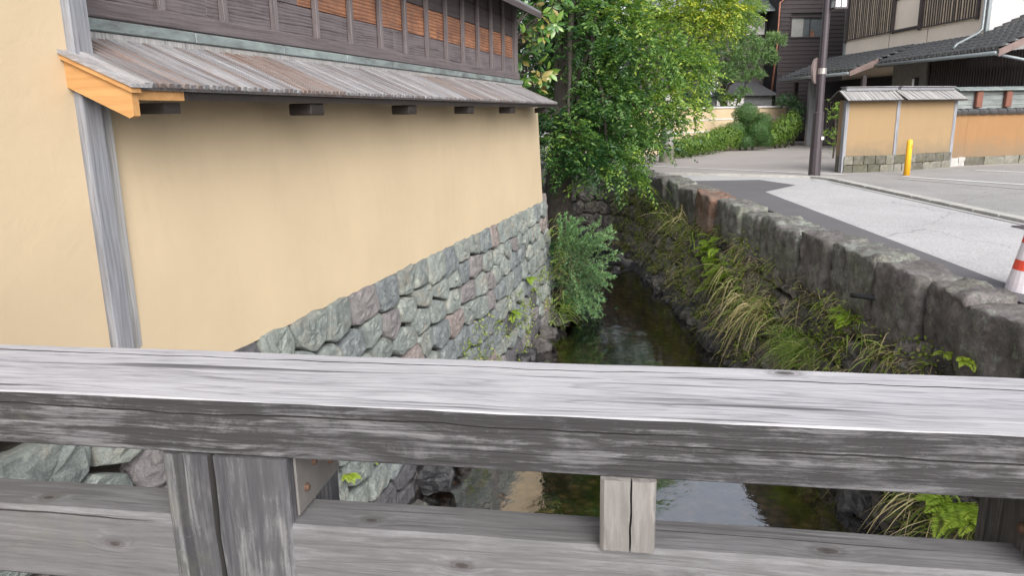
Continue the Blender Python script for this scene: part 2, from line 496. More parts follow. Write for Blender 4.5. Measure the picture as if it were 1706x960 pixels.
class MB:
    def __init__(s):
        s.v, s.f = [], []
    def add(s, vs, fs):
        k = len(s.v)
        s.v += [tuple(p) for p in vs]
        s.f += [tuple(i + k for i in f) for f in fs]
        return s
    def box(s, x0, x1, y0, y1, z0, z1):
        vs = [(x, y, z) for z in (z0, z1) for y in (y0, y1) for x in (x0, x1)]
        return s.add(vs, [(0, 2, 3, 1), (4, 5, 7, 6), (0, 1, 5, 4), (2, 6, 7, 3), (0, 4, 6, 2), (1, 3, 7, 5)])
    def bbox(s, x0, x1, y0, y1, z0, z1, b=0.006):
        """box with chamfered edges: 24 corner points"""
        c = Vector(((x0 + x1) / 2, (y0 + y1) / 2, (z0 + z1) / 2))
        h = Vector((abs(x1 - x0) / 2, abs(y1 - y0) / 2, abs(z1 - z0) / 2))
        b = min(b, h.x * 0.9, h.y * 0.9, h.z * 0.9)
        vs, idx = [], {}
        for sx in (-1, 1):
            for sy in (-1, 1):
                for sz in (-1, 1):
                    for a in range(3):
                        d = [h.x - b, h.y - b, h.z - b]
                        d[a] = h[a]
                        idx[(sx, sy, sz, a)] = len(vs)
                        vs.append((c.x + sx * d[0], c.y + sy * d[1], c.z + sz * d[2]))
        fs = []
        for a in range(3):
            o1, o2 = [i for i in range(3) if i != a]
            for sg in (-1, 1):
                q = []
                for (p, r) in ((-1, -1), (1, -1), (1, 1), (-1, 1)):
                    t = [0, 0, 0]; t[a] = sg; t[o1] = p; t[o2] = r
                    q.append(idx[(t[0], t[1], t[2], a)])
                if (sg > 0) == (a == 1): q.reverse()
                fs.append(q)
        for a in range(3):
            o1, o2 = [i for i in range(3) if i != a]
            for p in (-1, 1):
                for r in (-1, 1):
                    def K(sg, face):
                        t = [0, 0, 0]; t[a] = sg; t[o1] = p; t[o2] = r
                        return idx[(t[0], t[1], t[2], face)]
                    q = [K(-1, o1), K(1, o1), K(1, o2), K(-1, o2)]
                    if (p * r > 0) != (a == 1): q.reverse()
                    fs.append(q)
        for sx in (-1, 1):
            for sy in (-1, 1):
                for sz in (-1, 1):
                    t = [idx[(sx, sy, sz, a)] for a in range(3)]
                    if sx * sy * sz < 0: t.reverse()
                    fs.append(t)
        return s.add(vs, fs)
    def prism(s, poly, axis, a0, a1):
        """poly: 2D points in the two other axes, extruded along axis"""
        n = len(poly)
        def P(p, a):
            q = list(p); q.insert(axis, a); return tuple(q)
        vs = [P(p, a0) for p in poly] + [P(p, a1) for p in poly]
        fs = [tuple(range(n - 1, -1, -1)), tuple(range(n, 2 * n))]
        fs += [(i, (i + 1) % n, n + (i + 1) % n, n + i) for i in range(n)]
        return s.add(vs, fs)
    def tube(s, pts, rad, sides=8, cap=True, sq=0.0):
        pts = [Vector(p) for p in pts]
        if not isinstance(rad, (list, tuple)): rad = [rad] * len(pts)
        ref = None
        rings = []
        for i, p in enumerate(pts):
            d = (pts[min(i + 1, len(pts) - 1)] - pts[max(i - 1, 0)]).normalized()
            if ref is None:
                ref = Vector((1, 0, 0)) if abs(d.x) < 0.9 else Vector((0, 1, 0))
            a = (ref - d * ref.dot(d)).normalized()
            ref = a
            b = d.cross(a)
            ring = []
            for k in range(sides):
                t = 2 * math.pi * (k + 0.5) / sides
                ring.append(p + (a * math.cos(t) + b * math.sin(t)) * rad[i])
            rings.append(ring)
        vs = [v for r in rings for v in r]
        fs = []
        for i in range(len(pts) - 1):
            for k in range(sides):
                k2 = (k + 1) % sides
                fs.append((i * sides + k, i * sides + k2, (i + 1) * sides + k2, (i + 1) * sides + k))
        if cap:
            fs.append(tuple(range(sides - 1, -1, -1)))
            e = (len(pts) - 1) * sides
            fs.append(tuple(e + k for k in range(sides)))
        return s.add(vs, fs)
    def mesh(s, name, mat=None, smooth=False):
        me = bpy.data.meshes.new(name)
        me.from_pydata(s.v, [], s.f)
        if mat: me.materials.append(mat)
        if smooth: me.polygons.foreach_set('use_smooth', [True] * len(me.polygons))
        me.update()
        return me
    def build(s, name, mat, parent=None, smooth=False, **kw):
        return place(name, s.mesh(name, mat, smooth), parent, **kw)

def place(name, me, parent=None, loc=None, rot=None, mtx=None, **kw):
    o = bpy.data.objects.new(name, me)
    COL.objects.link(o)
    if parent is not None: o.parent = parent
    if loc is not None: o.location = loc
    if rot is not None: o.rotation_euler = rot
    if mtx is not None: o.matrix_local = mtx
    return tag(o, **kw)

def frame(loc, ex, ey, ez):
    m_ = Matrix((ex, ey, ez)).transposed().to_4x4()
    m_.translation = Vector(loc)
    return m_

def fbm(p, sc=1.0, seed=0.0):
    return noise.fractal(Vector(p) * sc + Vector((seed, seed * 1.7, seed * 0.3)), 1.0, 2.0, 4)

def lump(sx, sy, sz, seg=5, amp=0.05, sc=2.5, round_=0.12, seed=None, fine=0.35):
    """a rough quarried block: subdivided box, corners eased, noise pushed"""
    seed = rnd.uniform(0, 100) if seed is None else seed
    idx, vs, fs = {}, [], []
    def V(i, j, k):
        key = (i, j, k)
        if key not in idx:
            p = Vector((i / seg - 0.5, j / seg - 0.5, k / seg - 0.5)) * 2
            q = Vector(p)
            ln = (abs(p.x) ** 6 + abs(p.y) ** 6 + abs(p.z) ** 6) ** (1 / 6)
            mx = max(abs(p.x), abs(p.y), abs(p.z))
            q = p * (1 - round_ + round_ * mx / ln * 1.0) if ln > 0 else p
            q = p.lerp(p * (mx / ln), min(1, round_ * 4))
            w = Vector((q.x * sx / 2, q.y * sy / 2, q.z * sz / 2))
            d = Vector((fbm(w, sc, seed), fbm(w, sc, seed + 31), fbm(w, sc, seed + 67)))
            d2 = Vector((fbm(w, sc * 4, seed + 5), fbm(w, sc * 4, seed + 36), fbm(w, sc * 4, seed + 72)))
            idx[key] = len(vs)
            vs.append(w + d * amp + d2 * amp * fine)
        return idx[key]
    for a in range(seg):
        for b in range(seg):
            fs += [(V(a, b, 0), V(a, b + 1, 0), V(a + 1, b + 1, 0), V(a + 1, b, 0)),
                   (V(a, b, seg), V(a + 1, b, seg), V(a + 1, b + 1, seg), V(a, b + 1, seg)),
                   (V(a, 0, b), V(a + 1, 0, b), V(a + 1, 0, b + 1), V(a, 0, b + 1)),
                   (V(a, seg, b), V(a, seg, b + 1), V(a + 1, seg, b + 1), V(a + 1, seg, b)),
                   (V(0, a, b), V(0, a, b + 1), V(0, a + 1, b + 1), V(0, a + 1, b)),
                   (V(seg, a, b), V(seg, a + 1, b), V(seg, a + 1, b + 1), V(seg, a, b + 1))]
    mb = MB(); mb.v = [tuple(v) for v in vs]; mb.f = fs
    return mb

def clip_cell(seeds, i, box, k=26):
    p = seeds[i]
    poly = [(box[0], box[2]), (box[1], box[2]), (box[1], box[3]), (box[0], box[3])]
    d2 = ((seeds - p) ** 2).sum(1)
    for j in np.argsort(d2)[1:k]:
        q = seeds[j]
        mx, my = (p + q) / 2
        nx, ny = q - p
        out = []
        for a in range(len(poly)):
            P, Q = poly[a], poly[(a + 1) % len(poly)]
            dp = (P[0] - mx) * nx + (P[1] - my) * ny
            dq = (Q[0] - mx) * nx + (Q[1] - my) * ny
            if dp <= 0: out.append(P)
            if dp * dq < 0:
                t = dp / (dp - dq)
                out.append((P[0] + (Q[0] - P[0]) * t, P[1] + (Q[1] - P[1]) * t))
        poly = out
        if len(poly) < 3: return None
    return poly

def stone_face(poly, depth=0.14, proud=0.020, gap=0.010, jit=0.012, rough=0.010):
    """a wall stone from its 2D outline: local x,y in the wall face, z outwards. Returns MB and centre"""
    c = np.mean(np.array(poly), axis=0)
    pts = []
    n = len(poly)
    for a in range(n):
        P, Q = np.array(poly[a]), np.array(poly[(a + 1) % n])
        ln = np.linalg.norm(Q - P)
        k = max(1, int(round(ln / 0.10)))
        for t in range(k):
            pts.append(P + (Q - P) * t / k)
    pts = np.array(pts) - c
    rad = np.linalg.norm(pts, axis=1)
    # ease the corners and leave a joint
    sm = (np.roll(pts, 1, 0) + np.roll(pts, -1, 0)) / 2
    pts = pts * 0.7 + sm * 0.3
    rad = np.linalg.norm(pts, axis=1)
    pts = pts * (1 - gap / np.maximum(rad, 0.03))[:, None]
    n = len(pts)
    pts += nr.uniform(-jit, jit, (n, 2))
    sx, sy = nr.uniform(-0.11, 0.11, 2)         # the whole face tilts a little
    mb = MB()
    rings = [(1.0, -depth, 0), (1.0, -0.02, 0.2), (0.95, proud * 0.55, 0.5), (0.80, proud * 0.9, 0.9), (0.55, proud * 1.05, 1.1), (0.27, proud * 1.1, 1.1)]
    for (s_, z_, j_) in rings:
        for p in pts:
            q = p * s_ + (nr.uniform(-rough, rough, 2) * 0.6 * j_ if j_ else 0)
            mb.v.append((q[0], q[1], z_ + (q[0] * sx + q[1] * sy) * (1 if j_ else 0) + (nr.uniform(-rough, rough) * j_)))
    mb.v.append((0, 0, proud * 1.1 + nr.uniform(-rough, rough)))
    for r_ in range(len(rings) - 1):
        for a in range(n):
            b = (a + 1) % n
            i0, i1, i2, i3 = r_ * n + a, r_ * n + b, (r_ + 1) * n + b, (r_ + 1) * n + a
            mb.f.append((i0, i1, i2, i3))
    l_ = (len(rings) - 1) * n
    for a in range(n):
        mb.f.append((l_ + a, l_ + (a + 1) % n, len(mb.v) - 1))
    return mb, c

def fast_mesh(name, V, F, mat, tone=None, smooth=False):
    """V (n,3) array, F (m,k) array of equal-length faces"""
    me = bpy.data.meshes.new(name)
    V = np.asarray(V, dtype=np.float32); F = np.asarray(F, dtype=np.int32)
    me.vertices.add(len(V)); me.vertices.foreach_set('co', V.ravel())
    m_, k = F.shape
    me.loops.add(m_ * k); me.loops.foreach_set('vertex_index', F.ravel())
    me.polygons.add(m_)
    me.polygons.foreach_set('loop_start', np.arange(0, m_ * k, k, dtype=np.int32))
    me.polygons.foreach_set('loop_total', np.full(m_, k, dtype=np.int32))
    if smooth: me.polygons.foreach_set('use_smooth', np.ones(m_, dtype=bool))
    me.update(calc_edges=True)
    me.materials.append(mat)
    if tone is not None:
        at = me.attributes.new('tone', 'FLOAT', 'POINT')
        at.data.foreach_set('value', np.asarray(tone, dtype=np.float32))
    return me

def unit(a):
    return a / np.maximum(np.linalg.norm(a, axis=-1, keepdims=True), 1e-9)

def leaves(P, D, Nn, Ln, Wd, tone, fold=0.18, curl=0.15):
    """each leaf: base, left, tip, right; two triangles folded on the midrib"""
    D = unit(D)
    Sd = unit(np.cross(D, Nn)); Nn = np.cross(Sd, D)
    n = len(P)
    Ln = np.broadcast_to(Ln, (n,))[:, None]; Wd = np.broadcast_to(Wd, (n,))[:, None]
    mid = P + D * Ln * 0.45
    a = mid + Sd * Wd * 0.5 + Nn * Wd * fold
    b = mid - Sd * Wd * 0.5 + Nn * Wd * fold
    t = P + D * Ln - Nn * Ln * curl
    V = np.stack([P, a, t, b], 1).reshape(-1, 3)
    k = np.arange(n)[:, None] * 4
    F = np.concatenate([k + np.array([0, 1, 2]), k + np.array([0, 2, 3])], 0)
    return V, F, np.repeat(tone, 4)

def sprays(C, D, length, nl, leaf, width, droop, tone, tvar=0.18, side=0.85, flat=0.6, tip_tone=0.25):
    """twigs with alternate leaves. C,D (n,3)"""
    n = len(C)
    D = unit(D)
    upv = np.array([0, 0, 1.0])
    sd = unit(np.cross(D, upv) + nr.normal(0, 0.15, (n, 3)))
    nm = unit(np.cross(sd, D))
    nm = unit(nm * flat + nr.normal(0, 0.35, (n, 3)))
    length = np.broadcast_to(length, (n,))
    t = (np.arange(nl) + 0.5) / nl
    pos = C[:, None, :] + D[:, None, :] * (t[None, :, None] * length[:, None, None]) + np.array([0, 0, -1.0]) * (droop * length[:, None, None] * (t[None, :, None] ** 2))
    sgn = np.where(np.arange(nl) % 2 == 0, 1.0, -1.0)
    dd = D[:, None, :] * 0.6 + sd[:, None, :] * sgn[None, :, None] * side + nr.normal(0, 0.22, (n, nl, 3)) + np.array([0, 0, -1.0]) * 0.25
    nn = nm[:, None, :] + nr.normal(0, 0.3, (n, nl, 3))
    lf = leaf * nr.uniform(0.7, 1.25, (n, nl))
    tn = np.clip(np.broadcast_to(tone, (n,))[:, None] + nr.normal(0, tvar, (n, nl)) + (t[None, :] - 0.5) * tip_tone, 0, 1)
    return leaves(pos.reshape(-1, 3), dd.reshape(-1, 3), nn.reshape(-1, 3), lf.ravel(), (lf * width).ravel(), tn.ravel())

def cat(parts):
    Vs, Fs, Ts, k = [], [], [], 0
    for V, F, T in parts:
        Vs.append(V); Fs.append(F + k); Ts.append(T); k += len(V)
    return np.concatenate(Vs), np.concatenate(Fs), np.concatenate(Ts)

def sphere_dirs(n, zmin=-0.6):
    d = unit(nr.normal(0, 1, (n * 3, 3)))
    d = d[d[:, 2] > zmin][:n]
    return d

def crown_leaves(clumps, per, length, nl, leaf, width, droop=0.35, tone0=0.4, up_bias=0.3, shell=(0.55, 1.02), zmin=-0.7, tonevar=0.16, clump_tone=None, side=0.85):
    parts = []
    for ci, (c, r) in enumerate(clumps):
        c = np.array(c, float); r = np.broadcast_to(np.array(r, float), (3,))
        k = max(4, int(per * float(np.prod(r)) ** (2 / 3)))
        d = sphere_dirs(k, zmin)
        k = len(d)
        rad = nr.uniform(shell[0], shell[1], (k, 1))
        pos = c + d * r * rad
        dr = d * 0.8 + nr.normal(0, 0.45, (k, 3)) + np.array([0, 0, up_bias])
        ct = (clump_tone(c) if clump_tone else 0.0) + nr.normal(0, tonevar)
        tn = tone0 + ct + nr.normal(0, 0.06, k)
        parts.append(sprays(pos - dr * length * 0.2, dr, length * nr.uniform(0.7, 1.3, k), nl, leaf, width, droop, tn, side=side))
    return cat(parts)

def leaf_obj(name, parts, mat, parent=None, **kw):
    V, F, T = cat(parts) if isinstance(parts, list) else parts
    return place(name, fast_mesh(name, V, F, mat, T), parent, **kw)

def wiggle(p0, p1, n, amp, sag=0.0):
    p0, p1 = Vector(p0), Vector(p1)
    out = []
    for i in range(n + 1):
        t = i / n
        p = p0.lerp(p1, t)
        e = math.sin(math.pi * t)
        out.append(p + Vector((rnd.uniform(-1, 1), rnd.uniform(-1, 1), rnd.uniform(-.4, .4))) * amp * e + Vector((0, 0, -sag * e)))
    return out

# ================================================================== SETTING
WATER_Z = -2.1
A1 = R(16.2)
DV = Vector((math.sin(A1), math.cos(A1), 0)); NV = Vector((math.cos(A1), -math.sin(A1), 0))
H1 = Vector((-NV.x * 3.1, -NV.y * 3.1, 0))
def H(o_, s_, z_=0):
    return H1 + NV * o_ + DV * s_ + Vector((0, 0, z_))

# right edge of the canal (behind the coping), then the bend to the left
EDGE = [(4.10, -6), (4.10, 4), (4.10, 10), (4.08, 14), (4.0, 17.5), (3.7, 19.3), (2.9, 20.5), (1.6, 21.2), (-1, 21.8), (-8, 22.6), (-40, 24)]
LEFT = [H(-0.3, -8), H(-0.3, 4), H(-0.3, 12.3), Vector((-0.1, 14.2, 0)), Vector((-0.5, 16.2, 0)), Vector((-2, 17.6, 0)), Vector((-8, 18.6, 0)), Vector((-40, 20, 0))]

def sheet(name, pts_tris, mat, z, **kw):
    mb = MB()
    for poly in pts_tris:
        mb.add([(x, y, z) for x, y in poly], [tuple(range(len(poly)))])
    return mb.build(name, mat, **kw)

mb = MB()
# right-hand land: strips out to the far right, then land beyond the bend, then left bank
for (a, b) in zip(EDGE[:5], EDGE[1:6]):
    mb.add([(a[0], a[1], 0), (400, a[1], 0), (400, b[1], 0), (b[0], b[1], 0)], [(0, 1, 2, 3)])
far = EDGE[5:]
for (a, b) in zip(far, far[1:]):
    mb.add([(a[0], a[1], 0), (a[0], 600, 0), (b[0], 600, 0), (b[0], b[1], 0)], [(0, 1, 2, 3)])
mb.add([(3.7, 19.3, 0), (400, 19.3, 0), (400, 600, 0), (3.7, 600, 0)], [(0, 1, 2, 3)])
for (a, b) in zip(LEFT, LEFT[1:]):
    mb.add([(-200, a.y, 0), (a.x, a.y, 0), (b.x, b.y, 0), (-200, b.y, 0)], [(0, 1, 2, 3)])
mb.build('ground', M['drive'], kind='structure')

# the road along the canal, the asphalt strip beside the coping, the parking area
sheet('road', [[(4.12, -6), (6.85, -6), (6.85, 9.8), (4.12, 9.8)], [(4.12, 9.8), (6.85, 9.8), (7.1, 17.1), (4.12, 18.7)], [(4.12, 18.7), (4.12, 19.05), (3.95, 18.8)]], M['road'], 0.004, kind='structure')
sheet('asphalt_strip', [[(4.1, -6), (4.32, -6), (4.42, 6.6), (4.1, 6.6)], [(4.1, 6.6), (4.42, 6.6), (4.95, 14.4), (4.1, 14.4)],
                        [(4.1, 14.4), (4.95, 14.4), (6.0, 15.6), (5.7, 17.0), (4.06, 17.0)]], M['asphalt'], 0.008, kind='structure')
sheet('parking_area', [[(7.1, -6), (60, -6), (60, 40), (12.5, 19.8), (8.3, 18.2), (7.4, 17.1)]], M['lot'], 0.004, kind='structure')

def line(name, a, b, w, mat, **kw):
    a, b = Vector((*a, 0)), Vector((*b, 0))
    d = (b - a).normalized(); s_ = Vector((-d.y, d.x, 0)) * w / 2
    k = MB(); n = max(1, int((b - a).length / 0.5))
    for i in range(n):
        p, q = a.lerp(b, i / n), a.lerp(b, (i + 1) / n)
        k.add([p + s_, p - s_, q - s_, q + s_], [(0, 1, 2, 3)])
    for i, v in enumerate(k.v): k.v[i] = (v[0], v[1], 0.012)
    return k.build(name, mat, **kw)
line('painted_line', (3.9, 22.3), (8.0, 17.9), 0.13, M['line'], label='white painted line across the mouth of the driveway behind the lamp post', cat='road marking')
line('painted_line', (9.05, 17.15), (10.6, 14.3), 0.13, M['line'], label='bright white parking line starting at the yellow bollard', cat='road marking')
line('painted_line', (11.55, 18.5), (14.5, 15.2), 0.13, M['line'], label='white parking line farthest right in front of the orange wall', cat='road marking')
line('painted_line', (8.7, 16.7), (10.2, 13.0), 0.10, M['line_faint'], label='faded grey parking line nearest the kerb', cat='road marking')
line('painted_line', (6.72, 4), (6.98, 16.2), 0.10, M['line_faint'], label='thin faded edge line on the road beside the kerb', cat='road marking')

# kerb stones
kerb = empty('kerb', label='low pale concrete kerb that bends at the foot of the lamp post', cat='kerb')
kp = [Vector((6.97, 2.5, 0)), Vector((7.0, 9.8, 0)), Vector((7.2, 16.6, 0)), Vector((7.02, 17.25, 0)), Vector((3.95, 19.12, 0))]
kme = [lump(0.20, 0.60, 0.16, 3, 0.004, 3, 0.03).mesh('kerb_stone', M['concrete']) for _ in range(3)]
for a, b in zip(kp, kp[1:]):
    d = b - a; n = max(1, round(d.length / 0.6)); ang = math.atan2(-d.x, d.y)
    for i in range(n):
        place('kerb_stone', rnd.choice(kme), kerb, loc=a.lerp(b, (i + 0.5) / n) + Vector((0, 0, -0.025)), rot=(0, 0, ang))
g = empty('drain_grate', (6.72, 9.3, 0.012), label='dark iron drain grate set in the road edge by the kerb', cat='drain grate')
k = MB()
k.box(-0.16, 0.16, -0.30, -0.26, 0, 0.012).box(-0.16, 0.16, 0.26, 0.30, 0, 0.012)
k.build('grate_frame', M['lampmetal'], g)
bar = MB().box(-0.16, 0.16, -0.012, 0.012, 0, 0.010).mesh('bar', M['lampmetal'])
for i in range(9):
    place('bar', bar, g, loc=(0, -0.22 + i * 0.055, 0))

# canal bed and water
mb = MB()
NX, NY = 26, 60
for j in range(NY + 1):
    for i in range(NX + 1):
        x = -7 + 12.5 * i / NX; y = -4 + 28 * j / NY
        z = -2.42 + 0.10 * fbm((x, y, 0), 0.9, 3)
        if y > 16.2: z += 0.14 * min(1.0, (y - 16.2) / 2) + (0.10 * (y - 19) if y > 19 else 0)
        mb.v.append((x, y, z))
for j in range(NY):
    for i in range(NX):
        a = j * (NX + 1) + i
        mb.f.append((a, a + 1, a + NX + 2, a + NX + 1))
mb.build('stream_bed', M['bed'], smooth=True, kind='structure')
k = MB().add([(-9, -4, WATER_Z), (4.6, -4, WATER_Z), (4.6, 24, WATER_Z), (-9, 24, WATER_Z)], [(0, 1, 2, 3)])
k.build('stream_water', M['water'], kind='structure')

# left bank beyond the house corner: dark earth the big tree grows from
mb = MB()
BN, BM = 14, 24
for j in range(BM + 1):
    t = j / BM
    for i in range(BN + 1):
        u = i / BN
        y = 12.6 + t * 5.2
        xe = 1.45 + 0.25 * math.sin(t * 5) - max(0, t - 0.55) * 6
        x = (-0.6 - max(0, t - 0.55) * 6) + (xe + 0.6 + max(0, t - 0.55) * 6) * u
        z = 0.0 - 2.45 * u ** 1.1 + 0.16 * fbm((x, y, u), 1.6, 8)
        mb.v.append((x, y, z))
for j in range(BM):
    for i in range(BN):
        a = j * (BN + 1) + i
        mb.f.append((a, a + 1, a + BN + 2, a + BN + 1))
mb.build('left_bank', M['earth'], kind='structure')

# ================================================================== LEFT HOUSE
A_ROT = -A1
fnd = empty('stone_wall', H1, A_ROT, label='green-grey rubble stone wall under the yellow plaster wall, dropping to the stream', cat='stone wall')
def face_o(z):
    return 0.05 + (0.05 - z) * 0.10
seeds = []
row = 0; z = 0.0
while z > -2.7:
    h = rnd.uniform(0.22, 0.31)
    s_ = 0.9 + (row % 2) * 0.2 + rnd.uniform(0, 0.2)
    while s_ < 13.3:
        w = rnd.uniform(0.30, 0.56)
        seeds.append((s_ + w / 2, (z - h / 2 + rnd.uniform(-0.06, 0.06)) * 1.5))
        s_ += w
    z -= h; row += 1
seeds = np.array(seeds)
ci = 0
for i in range(len(seeds)):
    poly = clip_cell(seeds, i, (0.8, 12.72, -2.4 * 1.5, 0.085 * 1.5))
    if poly is None: continue
    poly = [(x, y / 1.5) for x, y in poly]
    ar = np.array(poly)
    if np.ptp(ar[:, 0]) < 0.12 or np.ptp(ar[:, 1]) < 0.08: continue
    sb, c = stone_face(poly)
    zz = c[1]
    tilt = 0.10
    ez = Vector((1, 0, tilt)).normalized(); ex = Vector((0, 1, 0)); ey = ez.cross(ex)
    r_ = rnd.random()
    mt = ST[0] if r_ < 0.34 else ST[1] if r_ < 0.60 else ST[2] if r_ < 0.84 else ST[3] if r_ < 0.89 else ST[4] if r_ < 0.935 else ST[5]
    if zz < -1.75: mt = ST[3] if rnd.random() < 0.6 else ST[5]
    sb.build('stone', mt, fnd, mtx=frame((face_o(zz), c[0], zz), ex, ey, ez))
k = MB().prism([(-0.5, 0.06), (face_o(0.06) - 0.10, 0.06), (face_o(-2.6) - 0.10, -2.6), (-0.5, -2.6)], 1, -3.0, 12.58)
k.build('backing', M['earth'], fnd)
# corner stones on the return face
for z0 in np.arange(-2.3, 0.0, 0.36):
    b_ = lump(0.5, 0.34, 0.34, 4, 0.05, 3)
    b_.build('stone', rnd.choice([ST[0], ST[5], ST[4], ST[2]]), fnd, loc=(face_o(z0) - 0.27, 12.66 + rnd.uniform(0, 0.04), z0 + 0.16), rot=(0, 0, rnd.uniform(-.1, .1)))
# dark boulders at the wall's foot
for i in range(26):
    s_ = 2.5 + i * 0.42 + rnd.uniform(-0.1, 0.1)
    q = rnd.uniform(0.13, 0.27)
    lump(q * 1.3, q * 1.4, q, 6, 0.05, 4, 0.25, fine=0.5).build('foot_stone', M['bank2'] if rnd.random() < 0.7 else M['wetstone'], fnd,
        loc=(face_o(-2.1) + 0.10 + rnd.uniform(-0.05, 0.12), s_, -2.08 + rnd.uniform(-0.1, 0.16)), rot=(rnd.uniform(-.4, .4), rnd.uniform(-.4, .4), rnd.uniform(0, 3)))

h1 = empty('plaster_house', H1, A_ROT, label='yellow plastered house by the stream with slatted pent roof and dark boarded upper storey', cat='house')
k = MB().prism([(-0.5, 0.06), (0.035, 0.06), (-0.045, 1.72), (-0.5, 1.72)], 1, 3.19, 12.56)
k.build('plaster_wall', M['plaster'], h1)
MB().box(-0.55, 0.0, -4.0, 3.02, 0.20, 4.6).build('side_wall', M['plaster'], h1)
MB().bbox(-0.2, 0.045, 3.015, 3.135, -0.02, 4.6, 0.008).build('corner_post', M['post'], h1)
MB().bbox(-0.2, 0.022, 3.138, 3.215, -0.02, 1.86, 0.006).build('trim_board', M['post_pale'], h1)
MB().box(-5, -0.46, 3.3, 12.1, -0.1, 3.3).build('rear_wall', M['plaster'], h1)
# pent roof
RA, RB = Vector((-0.25, 0, 1.985)), Vector((0.385, 0, 1.712))
rd = (RB - RA).normalized(); rn = Vector((-rd.z, 0, rd.x)) if rd.x > 0 else Vector((rd.z, 0, -rd.x))
if rn.z < 0: rn = -rn
k = MB()
t_ = 0.018
pa, pb = RA, RB
k.prism([(pa.x, pa.z), (pb.x, pb.z), (pb.x - rn.x * t_, pb.z - rn.z * t_), (pa.x - rn.x * t_, pa.z - rn.z * t_)], 1, 3.03, 12.15)
k.build('roof_board', SL[3], h1)
RL = (RB - RA).length
slats = []
for w, t in ((0.034, 0.024), (0.031, 0.028), (0.036, 0.022)):
    for mt in SL:
        slats.append(MB().box(-RL / 2 - 0.005, RL / 2 + 0.012, -w / 2, w / 2, 0.001, t).mesh('roof_slat', mt))
mid = (RA + RB) / 2
s_ = 3.06
rusty = 0.0
while s_ < 12.14:
    rusty = 0.85 * rusty + rnd.uniform(-0.25, 0.3)
    j = 2 if rusty > 0.45 else rnd.choice([0, 0, 1, 1, 3])
    me = slats[rnd.randrange(3) * 4 + j]
    place('roof_slat', me, h1, mtx=frame((mid.x + rn.x * 0.001 + rnd.uniform(-.004, .004), s_, mid.z + rn.z * 0.001), rd, Vector((0, 1, 0)), rn))
    s_ += 0.054 + rnd.uniform(-0.003, 0.003)
# fascia under the eave, fresh first length, orange barge board on the near end
MB().box(0.335, 0.362, 3.03, 3.36, 1.650, 1.698).build('fascia_board', M['fresh'], h1, label='fresh orange length of fascia board')
MB().box(0.335, 0.362, 3.365, 12.12, 1.652, 1.695).build('fascia_board', M['dkwood'], h1)
k = MB().prism([(-0.02, 1.865), (0.375, 1.695), (0.372, 1.575), (0.345, 1.565), (-0.02, 1.725)], 1, 2.985, 3.026)
k.build('barge_board', M['fresh'], h1)
k = MB().prism([(-0.03, 1.885), (0.395, 1.705), (0.395, 1.682), (-0.03, 1.860)], 1, 2.965, 3.026)
k.build('barge_cap', M['fresh'], h1)
k = MB().prism([(-0.03, 1.905), (0.405, 1.722), (0.405, 1.706), (-0.03, 1.887)], 1, 2.955, 3.09)
k.build('verge_strip', SL[1], h1)
k = MB().box(0.17, 0.330, 3.24, 3.36, 1.585, 1.640)
k.build('bracket', M['dkwood'], h1)
MB().bbox(-0.2, 0.165, 3.22, 12.1, 1.70, 1.73, 0.004).build('soffit_board', M['dkwood'], h1)
brk = MB().bbox(0.17, 0.345, -0.09, 0.09, 1.570, 1.650, 0.008).mesh('bracket', M['dkwood'])
for s_ in (4.72, 6.38, 8.0, 9.7, 11.6):
    place('bracket', brk, h1, loc=(0, s_, 0))
# far verge of the pent roof
k = MB().prism([(-0.25, 1.965), (0.385, 1.695), (0.385, 1.64), (-0.25, 1.90)], 1, 12.151, 12.19)
k.build('barge_board', M['dkwood'], h1, label='dark weathered barge board')
# flashing and sill
for i in range(9):
    a = 3.22 + i * 1.0
    MB().bbox(-0.24, -0.195 + rnd.uniform(-.004, .004), a, min(a + 0.994, 12.22), 2.03, 2.095, 0.006).build('flashing', M['flash'], h1)
MB().bbox(-0.26, -0.21, 3.22, 12.20, 1.955, 2.028, 0.006).build('ledge_board', M['post_pale'], h1)
MB().bbox(-0.36, -0.245, 3.22, 12.20, 2.105, 2.205, 0.008).build('sill_beam', M['sill'], h1)
# planks and battens
rows = [(2.207, 2.44), (2.446, 2.76), (2.766, 3.02), (3.026, 3.30)]
for ri, (z0, z1) in enumerate(rows):
    cuts = [3.3, 5.66, 8.72, 12.18] if ri % 2 else [3.3, 4.5, 7.48, 10.0, 12.18]
    for a, b in zip(cuts, cuts[1:]):
        if ri == 0: mt = M['purple']
        elif ri == 1: mt = M['purple'] if a < 5 else M['orange']
        else: mt = M['dkplank'] if a > 5 else M['purple']
        MB().bbox(-0.345 - 0.004 * ri, -0.315 - 0.003 * (ri % 2), a + 0.002, b - 0.002, z0, z1, 0.004).build('plank', mt, h1)
bme = MB().bbox(-0.312, -0.268, -0.026, 0.026, 2.206, 3.3, 0.004).mesh('batten', M['batten'])
for i in range(14):
    place('batten', bme, h1, loc=(0, 3.42 + i * 0.615, 0))
MB().bbox(-0.40, -0.262, 12.02, 12.16, 2.206, 3.3, 0.008).build('upper_corner_post', M['batten'], h1)
MB().bbox(-0.50, -0.262, 3.22, 3.33, 1.99, 3.3, 0.008).build('upper_corner_post', M['batten'], h1)
